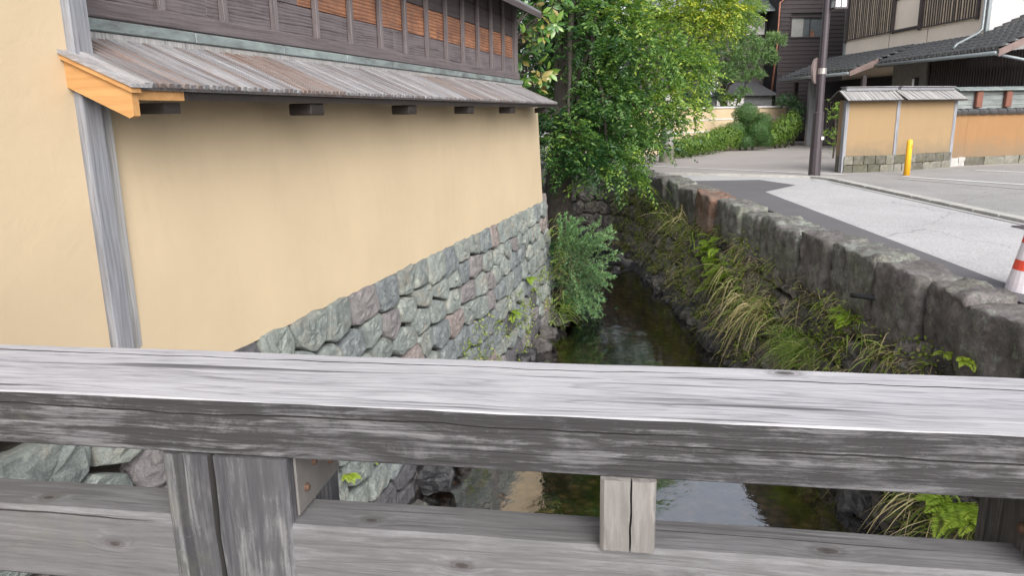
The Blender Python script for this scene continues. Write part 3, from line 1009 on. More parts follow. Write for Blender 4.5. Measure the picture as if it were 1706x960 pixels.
# upper eave and roof
k = MB().prism([(0.10, 3.12), (0.10, 3.17), (-3.2, 4.55), (-3.2, 4.50)], 1, 2.9, 12.30)
k.build('upper_roof', M['ridge'], h1)
MB().box(0.075, 0.102, 2.9, 12.32, 3.055, 3.135).build('upper_fascia', M['dkplank'], h1)
rf = MB().prism([(-0.45, 3.30), (0.07, 3.06), (0.07, 3.12), (-0.45, 3.37)], 1, -0.03, 0.03).mesh('rafter', M['dkplank'])
for i in range(16):
    place('rafter', rf, h1, loc=(0, 5.3 + i * 0.46, 0))

# ================================================================== RIGHT CANAL WALL
cw = empty('canal_wall', (0, 0, 0), label='dark mossy stone canal wall with big rough coping blocks beside the road', cat='stone wall')
y = 3.1
path = []
cpts = [Vector((x - 0.27, y_, 0)) for x, y_ in EDGE[1:9]]
def along(d):
    for a, b in zip(cpts, cpts[1:]):
        l_ = (b - a).length
        if d <= l_:
            return a.lerp(b, d / l_), (b - a).normalized()
        d -= l_
    return cpts[-1], (cpts[-1] - cpts[-2]).normalized()
d_ = -1.0
i = 0
while d_ < 21.0:
    wdt = rnd.uniform(0.66, 1.08)
    if d_ < 0:
        p, t = cpts[0] + Vector((0, d_ + wdt / 2, 0)), Vector((0, 1, 0))
    else:
        p, t = along(d_ + wdt / 2)
    nrm = Vector((t.y, -t.x, 0))
    hgt = rnd.uniform(0.62, 0.76); top = rnd.uniform(0.02, 0.13)
    mt = M['coping3'] if 8.7 < d_ < 9.6 else (M['coping2'] if rnd.random() < 0.4 else M['coping'])
    b_ = lump(rnd.uniform(0.46, 0.54), wdt - 0.055, hgt, 13, 0.042, 1.9, 0.11, fine=0.65)
    b_.build('coping_stone', mt, cw, smooth=True, loc=p + Vector((0, 0, top - hgt / 2)) + nrm * rnd.uniform(-0.09, 0.05), rot=(rnd.uniform(-.04, .04), rnd.uniform(-.07, .03), math.atan2(-t.x, t.y) + rnd.uniform(-.06, .06)))
    d_ += wdt; i += 1
# the battered face below, stone by stone
def bank_pt(yy, t):
    """t 0 at the coping's foot, 1 at the water"""
    p, tg = (Vector((3.83, yy, 0)), Vector((0, 1, 0))) if yy < 4 else along(yy - 4)
    nn = Vector((tg.y, -tg.x, 0))
    return p - nn * (0.10 + 0.46 * t ** 0.9) + Vector((0, 0, -0.46 - 1.86 * t)), tg, nn
seeds = []
row = 0; t = 0.0
while t < 1.75:
    yy = 3.0 + (row % 2) * 0.2
    while yy < 21.5:
        w = rnd.uniform(0.34, 0.62)
        seeds.append((yy + w / 2, (t + 0.17 + rnd.uniform(-.07, .07)) * 1.3))
        yy += w
    t += 0.34; row += 1
seeds = np.array(seeds)
cnt = 0
for i in range(len(seeds)):
    poly = clip_cell(seeds, i, (3.0, 21.5, 0, 1.83 * 1.3))
    if poly is None: continue
    poly = [(x, y_ / 1.3) for x, y_ in poly]
    ar = np.array(poly)
    if np.ptp(ar[:, 0]) < 0.1 or np.ptp(ar[:, 1]) < 0.07: continue
    poly = [(-x, -y_) for x, y_ in poly]                        # mirrored twice: keep the winding
    sb, c = stone_face(poly, 0.2, 0.08, 0.004, 0.02, 0.038)
    P, tg, nn = bank_pt(-c[0], -c[1] / 1.83)
    P2, _, _ = bank_pt(-c[0], -c[1] / 1.83 + 0.05)
    ey = (P - P2).normalized()
    ex = -tg
    ez = ex.cross(ey).normalized()
    ey = ez.cross(ex)
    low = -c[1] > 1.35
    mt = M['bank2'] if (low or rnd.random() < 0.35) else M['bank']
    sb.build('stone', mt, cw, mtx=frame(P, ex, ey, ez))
    cnt += 1
k = MB()
ys = np.arange(2.0, 22.0, 0.5)
for yy in ys:
    for tt in (-0.25, 0.0, 0.5, 1.15):
        P, tg, nn = bank_pt(yy, max(tt, 0)); 
        k.v.append(tuple(P + nn * 0.13 + Vector((0, 0, 0.45 if tt < 0 else 0))))
for a in range(len(ys) - 1):
    for b in range(3):
        q = a * 4 + b
        k.f.append((q, q + 4, q + 5, q + 1))
k.build('backing', M['earth'], cw)
for i in range(44):
    yy = 4.2 + i * 0.36 + rnd.uniform(-.1, .1)
    P, tg, nn = bank_pt(yy, 1.0)
    q = rnd.uniform(0.14, 0.32)
    lump(q * 1.3, q * 1.5, q, 6, 0.06, 4, 0.25, fine=0.5).build('foot_stone', M['wetstone'] if rnd.random() < 0.6 else M['bank2'], cw,
        loc=Vector((P.x, P.y, -2.1 + rnd.uniform(-0.1, 0.14))) - nn * rnd.uniform(-0.06, 0.08), rot=(rnd.uniform(-.4, .4), rnd.uniform(-.4, .4), rnd.uniform(0, 3)))

# far bend: rubble wall and riffle stones, too small to pick apart
k = MB()
for i in range(520):
    u = rnd.random(); x = 3.3 - 5.2 * u
    zz = rnd.uniform(-1.95, -0.05)
    y = 20.15 + 0.15 * math.sin(u * 3) + (0.25 * (zz + 2)) + u * 0.7
    q = rnd.uniform(0.10, 0.24)
    b_ = lump(q * 1.3, q, q, 2, 0.05, 4, 0.2)
    rm = Euler((rnd.uniform(-.6, .6), rnd.uniform(-.6, .6), rnd.uniform(0, 3))).to_matrix()
    k.add([rm @ Vector(v) + Vector((x, y, zz)) for v in b_.v], b_.f)
k.build('rubble_wall', M['bank2'], label='low wall of small dark rubble where the stream bends', cat='stone wall', kind='stuff')
k = MB()
for i in range(260):
    x = rnd.uniform(-0.6, 3.4); y = rnd.uniform(16.8, 20.4) + 0.2 * rnd.random()
    q = rnd.uniform(0.06, 0.2)
    b_ = lump(q * 1.4, q, q * 0.6, 2, 0.04, 4, 0.2)
    rm = Euler((rnd.uniform(-.3, .3), rnd.uniform(-.3, .3), rnd.uniform(0, 3))).to_matrix()
    zt = WATER_Z + rnd.uniform(-0.05, 0.05) + max(0, (y - 18.6)) * 0.14
    k.add([rm @ Vector(v) + Vector((x, y, zt)) for v in b_.v], b_.f)
k.build('riffle_stones', M['wetstone'], label='small wet stones breaking the surface where the stream bends', cat='stones', kind='stuff')
lump(0.28, 1.5, 0.14, 5, 0.05, 2, 0.2).build('flat_rock', ST[5], loc=(2.95, 18.0, -2.06), rot=(0, 0, 0.25), label='long flat grey rock lying at the water edge near the bend', cat='rock')
MB().tube(wiggle((3.72, 6.95, -0.27), (3.45, 7.3, -0.30), 4, 0.01), 0.026, 10).build('hose', M['rubber'], smooth=True,
    label='short black hose sticking out between the coping blocks of the canal wall', cat='hose')

# ================================================================== BRIDGE RAILING
rail = empty('bridge_railing', (0, 0, 0), R(-9.0), label='weathered grey timber bridge railing across the foreground', cat='railing')
def rail_wood(name, tones, fine, ring, grime=None, knots=(), crack=0.5, bmp=0.6, pale=None, axis='X'):
    """timber seen from arm's length: fibre lines, soft growth bands, splits, grime held in the grain. Grain along x"""
    ma, nt, b = newmat(name)
    v = coords(nt, rnd_off=(axis == 'Z'))
    if axis == 'Z':
        sp_ = N(nt, 'ShaderNodeSeparateXYZ'); nt.links.new(v, sp_.inputs[0])
        cz = N(nt, 'ShaderNodeCombineXYZ')
        for q, w_ in ((2, 0), (1, 1), (0, 2)): nt.links.new(sp_.outputs[q], cz.inputs[w_])
        v = cz.outputs[0]
    kfield = None
    if knots:
        for (kx, ky, kz, r_) in knots:
            sb_ = N(nt, 'ShaderNodeVectorMath', operation='SUBTRACT'); sb_.inputs[1].default_value = (kx, ky, kz)
            nt.links.new(v, sb_.inputs[0])
            ml = N(nt, 'ShaderNodeVectorMath', operation='MULTIPLY'); ml.inputs[1].default_value = (0.55, 1, 1.15)
            nt.links.new(sb_.outputs[0], ml.inputs[0])
            ln = N(nt, 'ShaderNodeVectorMath', operation='LENGTH'); nt.links.new(ml.outputs[0], ln.inputs[0])
            d_ = math_n(nt, 'DIVIDE', ln.outputs['Value'], r_)
            kfield = d_ if kfield is None else math_n(nt, 'MINIMUM', kfield, d_)
        bend = ramp(nt, math_n(nt, 'DIVIDE', kfield, 5.0), [(0.1, 1.0), (1.0, 0.0)], 'EASE')
    wob = N(nt, 'ShaderNodeTexNoise'); wob.inputs['Scale'].default_value = 1.0; wob.inputs['Detail'].default_value = 4
    mpw = N(nt, 'ShaderNodeMapping'); mpw.inputs['Scale'].default_value = (1.6, 6, 6)
    nt.links.new(v, mpw.inputs[0]); nt.links.new(mpw.outputs[0], wob.inputs['Vector'])
    mul = N(nt, 'ShaderNodeVectorMath', operation='MULTIPLY_ADD'); mul.inputs[1].default_value = (0, 0.022, 0.022)
    nt.links.new(wob.outputs['Color'], mul.inputs[0]); nt.links.new(v, mul.inputs[2])
    vv = mul.outputs[0]
    if knots:
        cb = N(nt, 'ShaderNodeCombineXYZ')
        off = math_n(nt, 'MULTIPLY', bend, 0.010)
        nt.links.new(off, cb.inputs[1]); nt.links.new(off, cb.inputs[2])
        ad = N(nt, 'ShaderNodeVectorMath', operation='ADD'); nt.links.new(vv, ad.inputs[0]); nt.links.new(cb.outputs[0], ad.inputs[1])
        vv = ad.outputs[0]
    def st(a, c, det=4, rg=0.6, dist=0.0):
        mp = N(nt, 'ShaderNodeMapping'); mp.inputs['Scale'].default_value = (a, c, c)
        nt.links.new(vv, mp.inputs[0])
        return noise_n(nt, mp.outputs[0], 1.0, det, rg, dist)
    f1 = st(14.0, fine * 2.2, 4, 0.6)          # fibres
    f2 = st(4.5, fine * 0.75, 5, 0.65)          # growth bands
    f3 = st(0.8, fine * 0.22, 4, 0.6)
    g = math_n(nt, 'ADD', math_n(nt, 'ADD', math_n(nt, 'MULTIPLY', f1, 0.38), math_n(nt, 'MULTIPLY', f2, 0.45)), math_n(nt, 'MULTIPLY', f3, 0.25))
    col = ramp(nt, g, [(0.38, tones[0]), (0.50, tones[1]), (0.66, tones[2])])
    fr_ = math_n(nt, 'FRACT', math_n(nt, 'MULTIPLY', st(0.45, fine * 0.16, 2, 0.45), ring))
    rl = ramp(nt, fr_, [(0.0, 1.0), (0.16, 0.25), (0.55, 0.0), (0.94, 0.15), (1.0, 1.0)])
    rl = math_n(nt, 'MULTIPLY', rl, ramp(nt, f1, [(0.32, 0.15), (0.62, 0.70)]))
    col = mixc(nt, rl, col, tones[0])
    g = math_n(nt, 'SUBTRACT', g, math_n(nt, 'MULTIPLY', rl, 0.25))
    big = noise_n(nt, v, 2.6, 6, 0.65, 0.5)
    col = mixc(nt, ramp(nt, big, [(0.46, 0.0), (0.70, 0.28)]), col, pale or tones[2])
    lines = ramp(nt, st(0.9, fine * 0.42, 2, 0.5), [(0.30, 1.0), (0.355, 0.0)])
    lm = math_n(nt, 'MULTIPLY', lines, crack)
    col = mixc(nt, lm, col, tuple(x * 0.35 for x in tones[0]))
    hsum = math_n(nt, 'SUBTRACT', g, math_n(nt, 'MULTIPLY', lm, 0.6))
    if grime:
        mp = N(nt, 'ShaderNodeMapping'); mp.inputs['Scale'].default_value = (7, 26, 26)
        nt.links.new(v, mp.inputs[0])
        dn = noise_n(nt, mp.outputs[0], 1.0, 12, 0.82, 0.5)
        d2 = noise_n(nt, v, 3.0, 6, 0.65, 0.4)
        dd = math_n(nt, 'ADD', math_n(nt, 'MULTIPLY', dn, 0.62), math_n(nt, 'MULTIPLY', d2, 0.5))
        dd = math_n(nt, 'SUBTRACT', dd, math_n(nt, 'MULTIPLY', math_n(nt, 'SUBTRACT', g, 0.5), 0.5))
        col = mixc(nt, ramp(nt, dd, [(0.485, 0.0), (0.575, grime[0])]), col, grime[1])
        scr = noise_n(nt, coords(nt, (38, 60, 60), rnd_off=False), 1.0, 5, 0.8)
        col = mixc(nt, ramp(nt, scr, [(0.62, 0.0), (0.70, 0.45)]), col, tones[2])
        al = noise_n(nt, v, 3.4, 8, 0.7)
        col = mixc(nt, ramp(nt, al, [(0.60, 0.0), (0.72, 0.28)]), col, (0.16, 0.17, 0.10))
    if knots:
        kk = ramp(nt, math_n(nt, 'DIVIDE', math_n(nt, 'ADD', kfield, math_n(nt, 'MULTIPLY', noise_n(nt, v, 160, 3, 0.6), 0.7)), 3.0),
                  [(0.20, 0.95), (0.40, 0.70), (0.46, 0.15), (0.56, 0.40), (0.80, 0.0)])
        col = mixc(nt, kk, col, (0.040, 0.032, 0.030))
    nt.links.new(col, b.inputs['Base Color'])
    b.inputs['Roughness'].default_value = 0.8
    bump(nt, b, hsum, bmp, 0.004)
    return ma
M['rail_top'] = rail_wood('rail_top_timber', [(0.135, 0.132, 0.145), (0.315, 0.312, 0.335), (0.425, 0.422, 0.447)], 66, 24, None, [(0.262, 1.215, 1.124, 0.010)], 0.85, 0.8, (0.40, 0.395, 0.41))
M['rail_side'] = rail_wood('rail_side_timber', [(0.034, 0.033, 0.037), (0.082, 0.080, 0.087), (0.165, 0.162, 0.171)], 135, 9, (0.88, (0.024, 0.022, 0.024)), (), 0.6, 0.8, (0.125, 0.121, 0.123))  # grime on the vertical faces, plus their shade put into the darker tones
M['rail_low'] = rail_wood('lower_rail_timber', [(0.070, 0.069, 0.075), (0.122, 0.120, 0.128), (0.185, 0.183, 0.193)], 85, 10, (0.35, (0.085, 0.082, 0.080)),
    [(-0.845, 1.0, 0.855, 0.006), (-0.985, 1.03, 0.915, 0.006), (-0.245, 1.0, 0.865, 0.0065), (0.085, 1.0, 0.865, 0.007), (-0.40, 1.03, 0.915, 0.006), (0.30, 1.03, 0.915, 0.009)], 0.45, 0.6, (0.185, 0.178, 0.184))
M['rail_post'] = rail_wood('rail_post_timber', [(0.036, 0.036, 0.041), (0.100, 0.099, 0.105), (0.190, 0.187, 0.194)], 80, 9, (0.6, (0.030, 0.030, 0.036)), (), 0.7, 0.8, (0.145, 0.138, 0.135), 'Z')
M['rail_block'] = rail_wood('rail_block_timber', [(0.105, 0.098, 0.095), (0.175, 0.165, 0.158), (0.245, 0.235, 0.225)], 75, 8, (0.25, (0.08, 0.072, 0.066)), (), 0.4, 0.6, (0.20, 0.188, 0.175), 'Z')

def loft_rail(name, x0, x1, y0, y1, z0, z1, mats, crk, n=160, rb=0.0020, sag=0.0):
    """beam along x with worn edges and real cracks cut into it. crk: list of (face, offset, width, depth, wander, x from, x to)"""
    V, F, MI = [], [], []
    # outline going round, (y, z, face): front, top, back, bottom
    def outline(x, xi):
        pts = []
        w1 = 0.0022 * fbm((x * 3, 0, 0), 1, 3); w2 = 0.0022 * fbm((x * 3, 0, 0), 1, 13); w3 = 0.0012 * fbm((x * 7, 0, 0), 1, 23)
        def face(fid, a, b, k, inward):
            a, b = Vector(a), Vector(b)
            L_ = (b - a).length
            tt = []
            lo = 0.0
            mine = sorted([q for q in crk if q[0] == fid], key=lambda q: q[1])
            for (fc, off, w, dep, wan, xa, xb) in mine:
                e = max(0.0, min(1.0, (x - xa) / 0.10, (xb - x) / 0.10))
                c = (off + wan * fbm((x * 1.7, fid, off * 9), 1, 41) + wan * 0.25 * fbm((x * 14, fid, off), 1, 51)) / L_
                ww = (0.0008 + w * (0.45 + 0.9 * abs(fbm((x * 5, 0, off), 1, 61)))) * max(e, 0.05) / L_
                c = max(c, lo + ww + 0.012)
                tt += [(lo + (c - ww - lo) * q / 3, 0.0) for q in range(3)]
                tt += [(c - ww, 0.0), (c, dep * e * (0.6 + 0.5 * abs(fbm((x * 6, 1, off), 1, 71)))), (c + ww, 0.0)]
                lo = c + ww
            tt += [(lo + (1 - lo) * (q / k), 0.0) for q in range(0 if lo == 0 else 1, k + 1)]
            for (t, d) in tt:
                p = a.lerp(b, t) + Vector(inward) * d
                pts.append((p.x, p.y, fid, d > 0))
        face(0, (y0 + w1, z0 + rb), (y0 + w1, z1 - rb + w3), 5, (1, 0))
        face(1, (y0 + rb * 0.8, z1 + w2), (y1 - rb, z1 + w2), 7, (0, -1))
        face(2, (y1, z1 - rb), (y1, z0 + rb), 2, (-1, 0))
        face(3, (y1 - rb, z0), (y0 + rb, z0), 3, (0, 1))
        return pts
    prev = None
    for i in range(n + 1):
        x = x0 + (x1 - x0) * i / n
        o = outline(x, i)
        base = len(V)
        V += [(x, p[0], p[1]) for p in o]
        if prev is not None and len(o) == cnt_:
            for k in range(len(o)):
                k2 = (k + 1) % len(o)
                F.append((prev + k, prev + k2, base + k2, base + k))
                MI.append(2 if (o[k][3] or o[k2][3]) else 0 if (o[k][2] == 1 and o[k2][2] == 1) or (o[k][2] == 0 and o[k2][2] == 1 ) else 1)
        prev, cnt_ = base, len(o)
    F.append(tuple(range(cnt_))); MI.append(1)
    F.append(tuple(range(len(V) - 1, len(V) - 1 - cnt_, -1))); MI.append(1)
    me = bpy.data.meshes.new(name)
    me.from_pydata(V, [], F)
    for q in mats: me.materials.append(q)
    me.polygons.foreach_set('material_index', MI)
    me.update()
    return me
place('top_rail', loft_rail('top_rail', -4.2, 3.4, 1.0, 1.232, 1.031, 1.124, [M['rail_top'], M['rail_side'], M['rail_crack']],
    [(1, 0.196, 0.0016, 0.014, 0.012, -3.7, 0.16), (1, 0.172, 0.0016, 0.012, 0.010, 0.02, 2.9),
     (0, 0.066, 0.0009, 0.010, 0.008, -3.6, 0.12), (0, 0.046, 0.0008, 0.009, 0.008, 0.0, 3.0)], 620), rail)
place('lower_rail', loft_rail('lower_rail', -4.2, -0.70, 1.0, 1.092, 0.778, 0.915, [M['rail_low'], M['rail_low'], M['rail_crack']], [(0, 0.115, 0.0010, 0.005, 0.006, -3.8, -0.75)], 160, 0.007), rail)
place('lower_rail', loft_rail('lower_rail', -0.56, 3.4, 1.0, 1.092, 0.778, 0.915, [M['rail_low'], M['rail_low'], M['rail_crack']], [(1, 0.05, 0.0009, 0.005, 0.006, -0.04, 0.5)], 200, 0.007), rail)
def post_mesh(x0, x1, y0, y1, z0, z1, crack_x=None, cw_=0.005):
    k = MB()
    b = 0.006; cd_ = cw_ * 7
    out = [(x0 + b, y0), ]
    if crack_x: out += [(crack_x - cw_, y0), (crack_x - cw_ * 0.4, y0 + 0.012), (crack_x, y0 + cd_), (crack_x + cw_ * 0.4, y0 + 0.012), (crack_x + cw_, y0)]
    out += [(x1 - b, y0), (x1, y0 + b), (x1, y1 - b), (x1 - b, y1), (x0 + b, y1), (x0, y1 - b), (x0, y0 + b)]
    rings = 28
    for j in range(rings + 1):
        z = z0 + (z1 - z0) * j / rings
        for (px, py) in out:
            off = 0
            if crack_x and abs(px - crack_x) < 0.03: off = 0.006 * fbm((0, 0, z * 5), 1, 9) + (px - crack_x) * 0.8 * fbm((0, 3, z * 7), 1, 19)
            k.v.append((px + off, py, z))
    n = len(out)
    for j in range(rings):
        for a in range(n):
            c = (a + 1) % n
            k.f.append((j * n + a, j * n + c, (j + 1) * n + c, (j + 1) * n + a))
    k.f.append(tuple(range(rings * n, rings * n + n)))
    return k
def put_post(name, mat, *a):
    k = post_mesh(*a)
    me = k.mesh(name, mat)
    me.materials.append(M['rail_crack'])
    cx_ = a[6]; w_ = (a[7] if len(a) > 7 else 0.005)
    for q in me.polygons:
        if len(q.vertices) == 4:
            c_ = sum((me.vertices[v].co for v in q.vertices), Vector()) / 4
            if c_.y > a[2] + 0.003 and c_.y < a[2] + w_ * 7.5 and abs(c_.x - cx_) < w_ * 1.6 + .006: q.material_index = 1
    return place(name, me, rail)
put_post('post', M['rail_post'], -0.735, -0.523, 0.996, 1.20, -0.3, 1.029, -0.648, 0.005)
put_post('post', M['rail_post'], -2.03, -1.82, 0.996, 1.20, -0.3, 1.029, -1.93, 0.004)
put_post('post', M['rail_post'], 0.575, 0.785, 0.996, 1.20, -0.3, 1.029, 0.68, 0.004)
put_post('baluster', M['rail_block'], -0.032, 0.049, 0.990, 1.068, 0.916, 1.030, 0.014, 0.0013)
pl = MB().bbox(-0.5225, -0.5175, 1.02, 1.19, 0.918, 1.029, 0.002).build('bracket_plate', M['plate'], rail)
for (yy, zz) in ((1.05, 0.955), (1.085, 0.985), (1.15, 0.955), (1.05, 1.018)):
    MB().tube([(-0.5180, yy, zz), (-0.514, yy, zz), (-0.511, yy, zz)], [0.007, 0.007, 0.004], 10).build('bolt', M['rust'], pl)
MB().tube([(0.577, 1.06, 0.955), (0.570, 1.06, 0.955), (0.566, 1.06, 0.955)], [0.009, 0.009, 0.005], 10).build('bolt', M['rust'], rail)
# deck of the bridge
for i in range(9):
    MB().bbox(-4.2, 4.0, 0.98 + 0.22 - i * 0.235, 0.98 + 0.445 - i * 0.235, -0.16, -0.05, 0.006).build('deck_plank', M['rail_low'], rail)
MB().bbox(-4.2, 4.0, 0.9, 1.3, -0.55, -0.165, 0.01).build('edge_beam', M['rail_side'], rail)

# ================================================================== STREET FURNITURE
lamp = empty('street_lamp', (7.21, 17.66, 0), label='tall dark brown street lamp with a frosted lantern at the bend of the kerb', cat='street lamp')
def octa(z0, z1, r0, r1, sides=8):
    return MB().tube([(0, 0, z0), (0, 0, z1)], [r0, r1], sides)
octa(0, 1.46, 0.138, 0.118, 12).build('pole_base', M['lampmetal'], lamp)
octa(1.461, 1.50, 0.127, 0.098, 12).build('collar', M['lampmetal'], lamp)
octa(1.501, 5.4, 0.094, 0.076, 12).build('pole', M['lampmetal'], lamp)
MB().tube([(0, 0, 4.62), (0.19, -0.06, 4.66), (0.23, -0.08, 4.58)], 0.022, 8).build('arm', M['lampmetal'], lamp)
ln_ = MB().bbox(0.08, 0.38, -0.23, 0.07, 3.73, 3.77, 0.006).bbox(0.06, 0.40, -0.25, 0.09, 4.42, 4.47, 0.006)
for a in (0.095, 0.365):
    for b_ in (-0.215, 0.055):
        ln_.box(a - 0.012, a + 0.012, b_ - 0.012, b_ + 0.012, 3.77, 4.42)
for zz in (3.93,):
    ln_.box(0.08, 0.38, -0.236, -0.222, zz, zz + 0.014).box(0.08, 0.38, 0.062, 0.076, zz, zz + 0.014).box(0.074, 0.088, -0.22, 0.06, zz, zz + 0.014).box(0.372, 0.386, -0.22, 0.06, zz, zz + 0.014)
ln_.box(0.223, 0.237, -0.236, -0.222, 3.77, 4.42)
lan = ln_.build('lantern', M['lampmetal'], lamp)
MB().box(0.10, 0.36, -0.21, 0.05, 3.775, 4.415).build('lantern_glass', M['frost'], lan)
octa(2.34, 2.47, 0.102, 0.102, 12).build('band', M['steel'], lamp)
MB().tube([(-0.115, 0.03, 2.42), (-0.155, 0.06, 2.42)], [0.29, 0.27], 24).build('round_plate', plain('plate_back', (0.20, 0.155, 0.15), 0.5), lamp)
MB().box(0.085, 0.140, -0.119, -0.112, 0.86, 0.93).build('sticker', M['white'], lamp, rot=(0, 0, -0.25))

bol = empty('bollard', (9.32, 17.5, 0), label='slim yellow plastic bollard in front of the roofed yellow wall', cat='bollard')
MB().tube([(0, 0, 0), (0, 0, 0.70), (0, 0, 0.80), (0, 0, 0.83)], [0.072, 0.062, 0.060, 0.040], 14).build('shaft', M['yellow'], bol, smooth=True)
MB().box(0.02, 0.055, -0.066, -0.045, 0.64, 0.71).build('reflector', plain('amber_reflector', (0.35, 0.17, 0.02), 0.3, bmp=0), bol)

cone = empty('traffic_cone', (4.47, 6.15, 0), label='red and white striped traffic cone standing on the road edge behind the coping', cat='traffic cone')
zr = [(0.03, 0.215), (0.11, 0.200), (0.21, 0.178), (0.385, 0.148), (0.51, 0.125), (0.62, 0.10), (0.70, 0.06)]
cols = ['conewhite', 'conered', 'conewhite', 'conered', 'conewhite', 'conered']
cols = ['conewhite', 'conewhite', 'conered', 'conewhite', 'conered', 'conered']
zr = [(0.03, 0.205), (0.08, 0.198), (0.19, 0.176), (0.275, 0.160), (0.42, 0.134), (0.545, 0.112), (0.60, 0.06)]
for (a, b_), cn in zip(zip(zr, zr[1:]), cols):
    MB().tube([(0, 0, a[0]), (0, 0, b_[0] - 0.001)], [a[1], b_[1]], 28).build('stripe' if cn == 'conewhite' else 'band', M[cn], cone, smooth=False)
MB().tube([(0, 0, 0.006), (0, 0, 0.029)], [0.21, 0.207], 28).build('base', M['conewhite'], cone)

pole = empty('utility_pole', (4.98, 23.8, 0), label='grey concrete utility pole half hidden by the big tree beside the garden wall', cat='utility pole')
MB().tube([(0, 0, 0), (0, 0, 2.1)], [0.19, 0.18], 16).build('shaft', M['concrete'], pole, smooth=True)
MB().tube([(0, 0, 0), (0, 0, 0.55)], [0.235, 0.215], 16).build('base_sleeve', M['basestone2'], pole)

# ================================================================== STREET WALLS
def seg_frame(a, b):
    a, b = Vector((*a, 0)), Vector((*b, 0))
    return a, (b - a).length, math.atan2((b - a).y, (b - a).x)
rw = empty('roofed_wall', (8.3, 18.54, 0), label='yellow plaster wall with little shingled roof and mossy stone base by the yellow bollard', cat='garden wall')
pts = [(8.26, 18.54), (9.62, 18.75), (11.60, 19.72)]
shm = [MB().bbox(-0.042, 0.042, 0, 0.40, 0, 0.012 + 0.006 * q, 0.003).mesh('shingle', M['shingle']) for q in range(3)]
for si, (a, b_) in enumerate(zip(pts, pts[1:])):
    o, ln, an = seg_frame(a, b_)
    rw_loc = Vector(rw.location)
    Mt = Matrix.Translation(o - rw_loc) @ Matrix.Rotation(an, 4, 'Z')
    MB().box(0.005, ln - 0.005, 0.02, 0.34, 0.40, 1.76).build('wall_panel', M['plaster2'], rw, mtx=Mt)
    MB().box(0.0, ln, 0.03, 0.33, -0.05, 0.40).build('base_core', M['basestone'], rw, mtx=Mt)
    # base stones in two courses
    for rr, (z0, z1) in enumerate(((-0.03, 0.19), (0.19, 0.405))):
        x = 0.0
        while x < ln - 0.05:
            w = min(rnd.uniform(0.22, 0.44), ln - x)
            if ln - x - w < 0.12: w = ln - x
            b2 = lump(w - 0.012, 0.30, z1 - z0 - 0.010, 4, 0.014, 5, 0.06)
            b2.build('base_stone', M['basestone2'] if rnd.random() < 0.35 else M['basestone'], rw, mtx=Mt @ Matrix.Translation((x + w / 2, 0.115, (z0 + z1) / 2)))
            x += w
    # roof: eave boards, shingles both sides, ridge
    x0 = -0.16 if si == 0 else 0.0
    x1 = ln + (0.12 if si == 1 else 0.0)
    MB().prism([(-0.20, 1.755), (0.18, 1.985), (0.56, 1.755), (0.56, 1.73), (0.18, 1.955), (-0.20, 1.73)], 0, x0, x1).build('roof_board', M['dkwood'], rw, mtx=Mt)
    MB().bbox(x0, x1, -0.215, -0.19, 1.715, 1.765, 0.003).build('eave_board', M['dkwood'], rw, mtx=Mt)
    an2 = math.atan2(0.23, 0.38)
    x = x0 + 0.045
    while x < x1 - 0.03:
        M2 = Mt @ Matrix.Translation((x, -0.235, 1.757 - 0.016)) @ Matrix.Rotation(an2, 4, 'X') @ Matrix.Scale(1.13, 4, (0, 1, 0))
        place('shingle', rnd.choice(shm), rw, mtx=M2)
        M3 = Mt @ Matrix.Translation((x, 0.595, 1.757 - 0.016)) @ Matrix.Rotation(math.pi, 4, 'Z') @ Matrix.Rotation(an2, 4, 'X') @ Matrix.Scale(1.13, 4, (0, 1, 0))
        place('shingle', rnd.choice(shm), rw, mtx=M3)
        x += 0.092
    MB().bbox(x0 + 0.14, x1 - 0.12 if si == 1 else x1, 0.07, 0.29, 1.965, 2.055, 0.015).build('ridge_cap', M['ridge'], rw, mtx=Mt)
    MB().bbox(x0 + 0.13, x1 - 0.11 if si == 1 else x1 + 0.0, 0.045, 0.315, 2.057, 2.078, 0.006).build('ridge_board', SL[0], rw, mtx=Mt)
for (px, py) in pts:
    MB().bbox(-0.045, 0.045, -0.06, 0.06, 0.40 if px == pts[1][0] else 0.0, 1.74, 0.006).build('post', M['post'], rw, loc=(px - 8.3, py - 18.54 + 0.06, 0), rot=(0, 0, 0.2))
tw = empty('tile_capped_wall', (11.7, 19.85, 0), label='orange plaster wall with black tile coping running off to the right', cat='garden wall')
pts = [(11.66, 19.90), (12.30, 20.25), (22, 22.6)]
tcm = MB().tube([(-0.145, 0, 0), (0.145, 0, 0)], [0.085, 0.085], 10).mesh('coping_tile', M['tile'])
for si, (a, b_) in enumerate(zip(pts, pts[1:])):
    o, ln, an = seg_frame(a, b_)
    Mt = Matrix.Translation(o - Vector(tw.location)) @ Matrix.Rotation(an, 4, 'Z')
    MB().box(0.0, ln, 0.02, 0.30, 0.22, 1.38).build('wall_panel', M['plaster3'], tw, mtx=Mt)
    MB().prism([(-0.06, 1.385), (0.16, 1.46), (0.38, 1.385), (0.38, 1.36), (-0.06, 1.36)], 0, -0.02, ln).build('coping_bed', M['dkwood'], tw, mtx=Mt)
    x = 0.1
    while x < ln:
        place('coping_tile', tcm, tw, mtx=Mt @ Matrix.Translation((x, 0.0, 1.415)) @ Matrix.Rotation(0.06, 4, 'Y'))
        x += 0.30
    x = 0.0
    while x < min(ln, 5.0):
        w = rnd.uniform(0.4, 0.9)
        w = min(w, ln - x)
        lump(w - 0.01, 0.36, 0.27, 4, 0.02, 4, 0.06).build('base_stone', rnd.choice([M['basestone2'], M['basestone'], M['concrete']]), tw, mtx=Mt @ Matrix.Translation((x + w / 2, 0.14, 0.095)))
        x += w
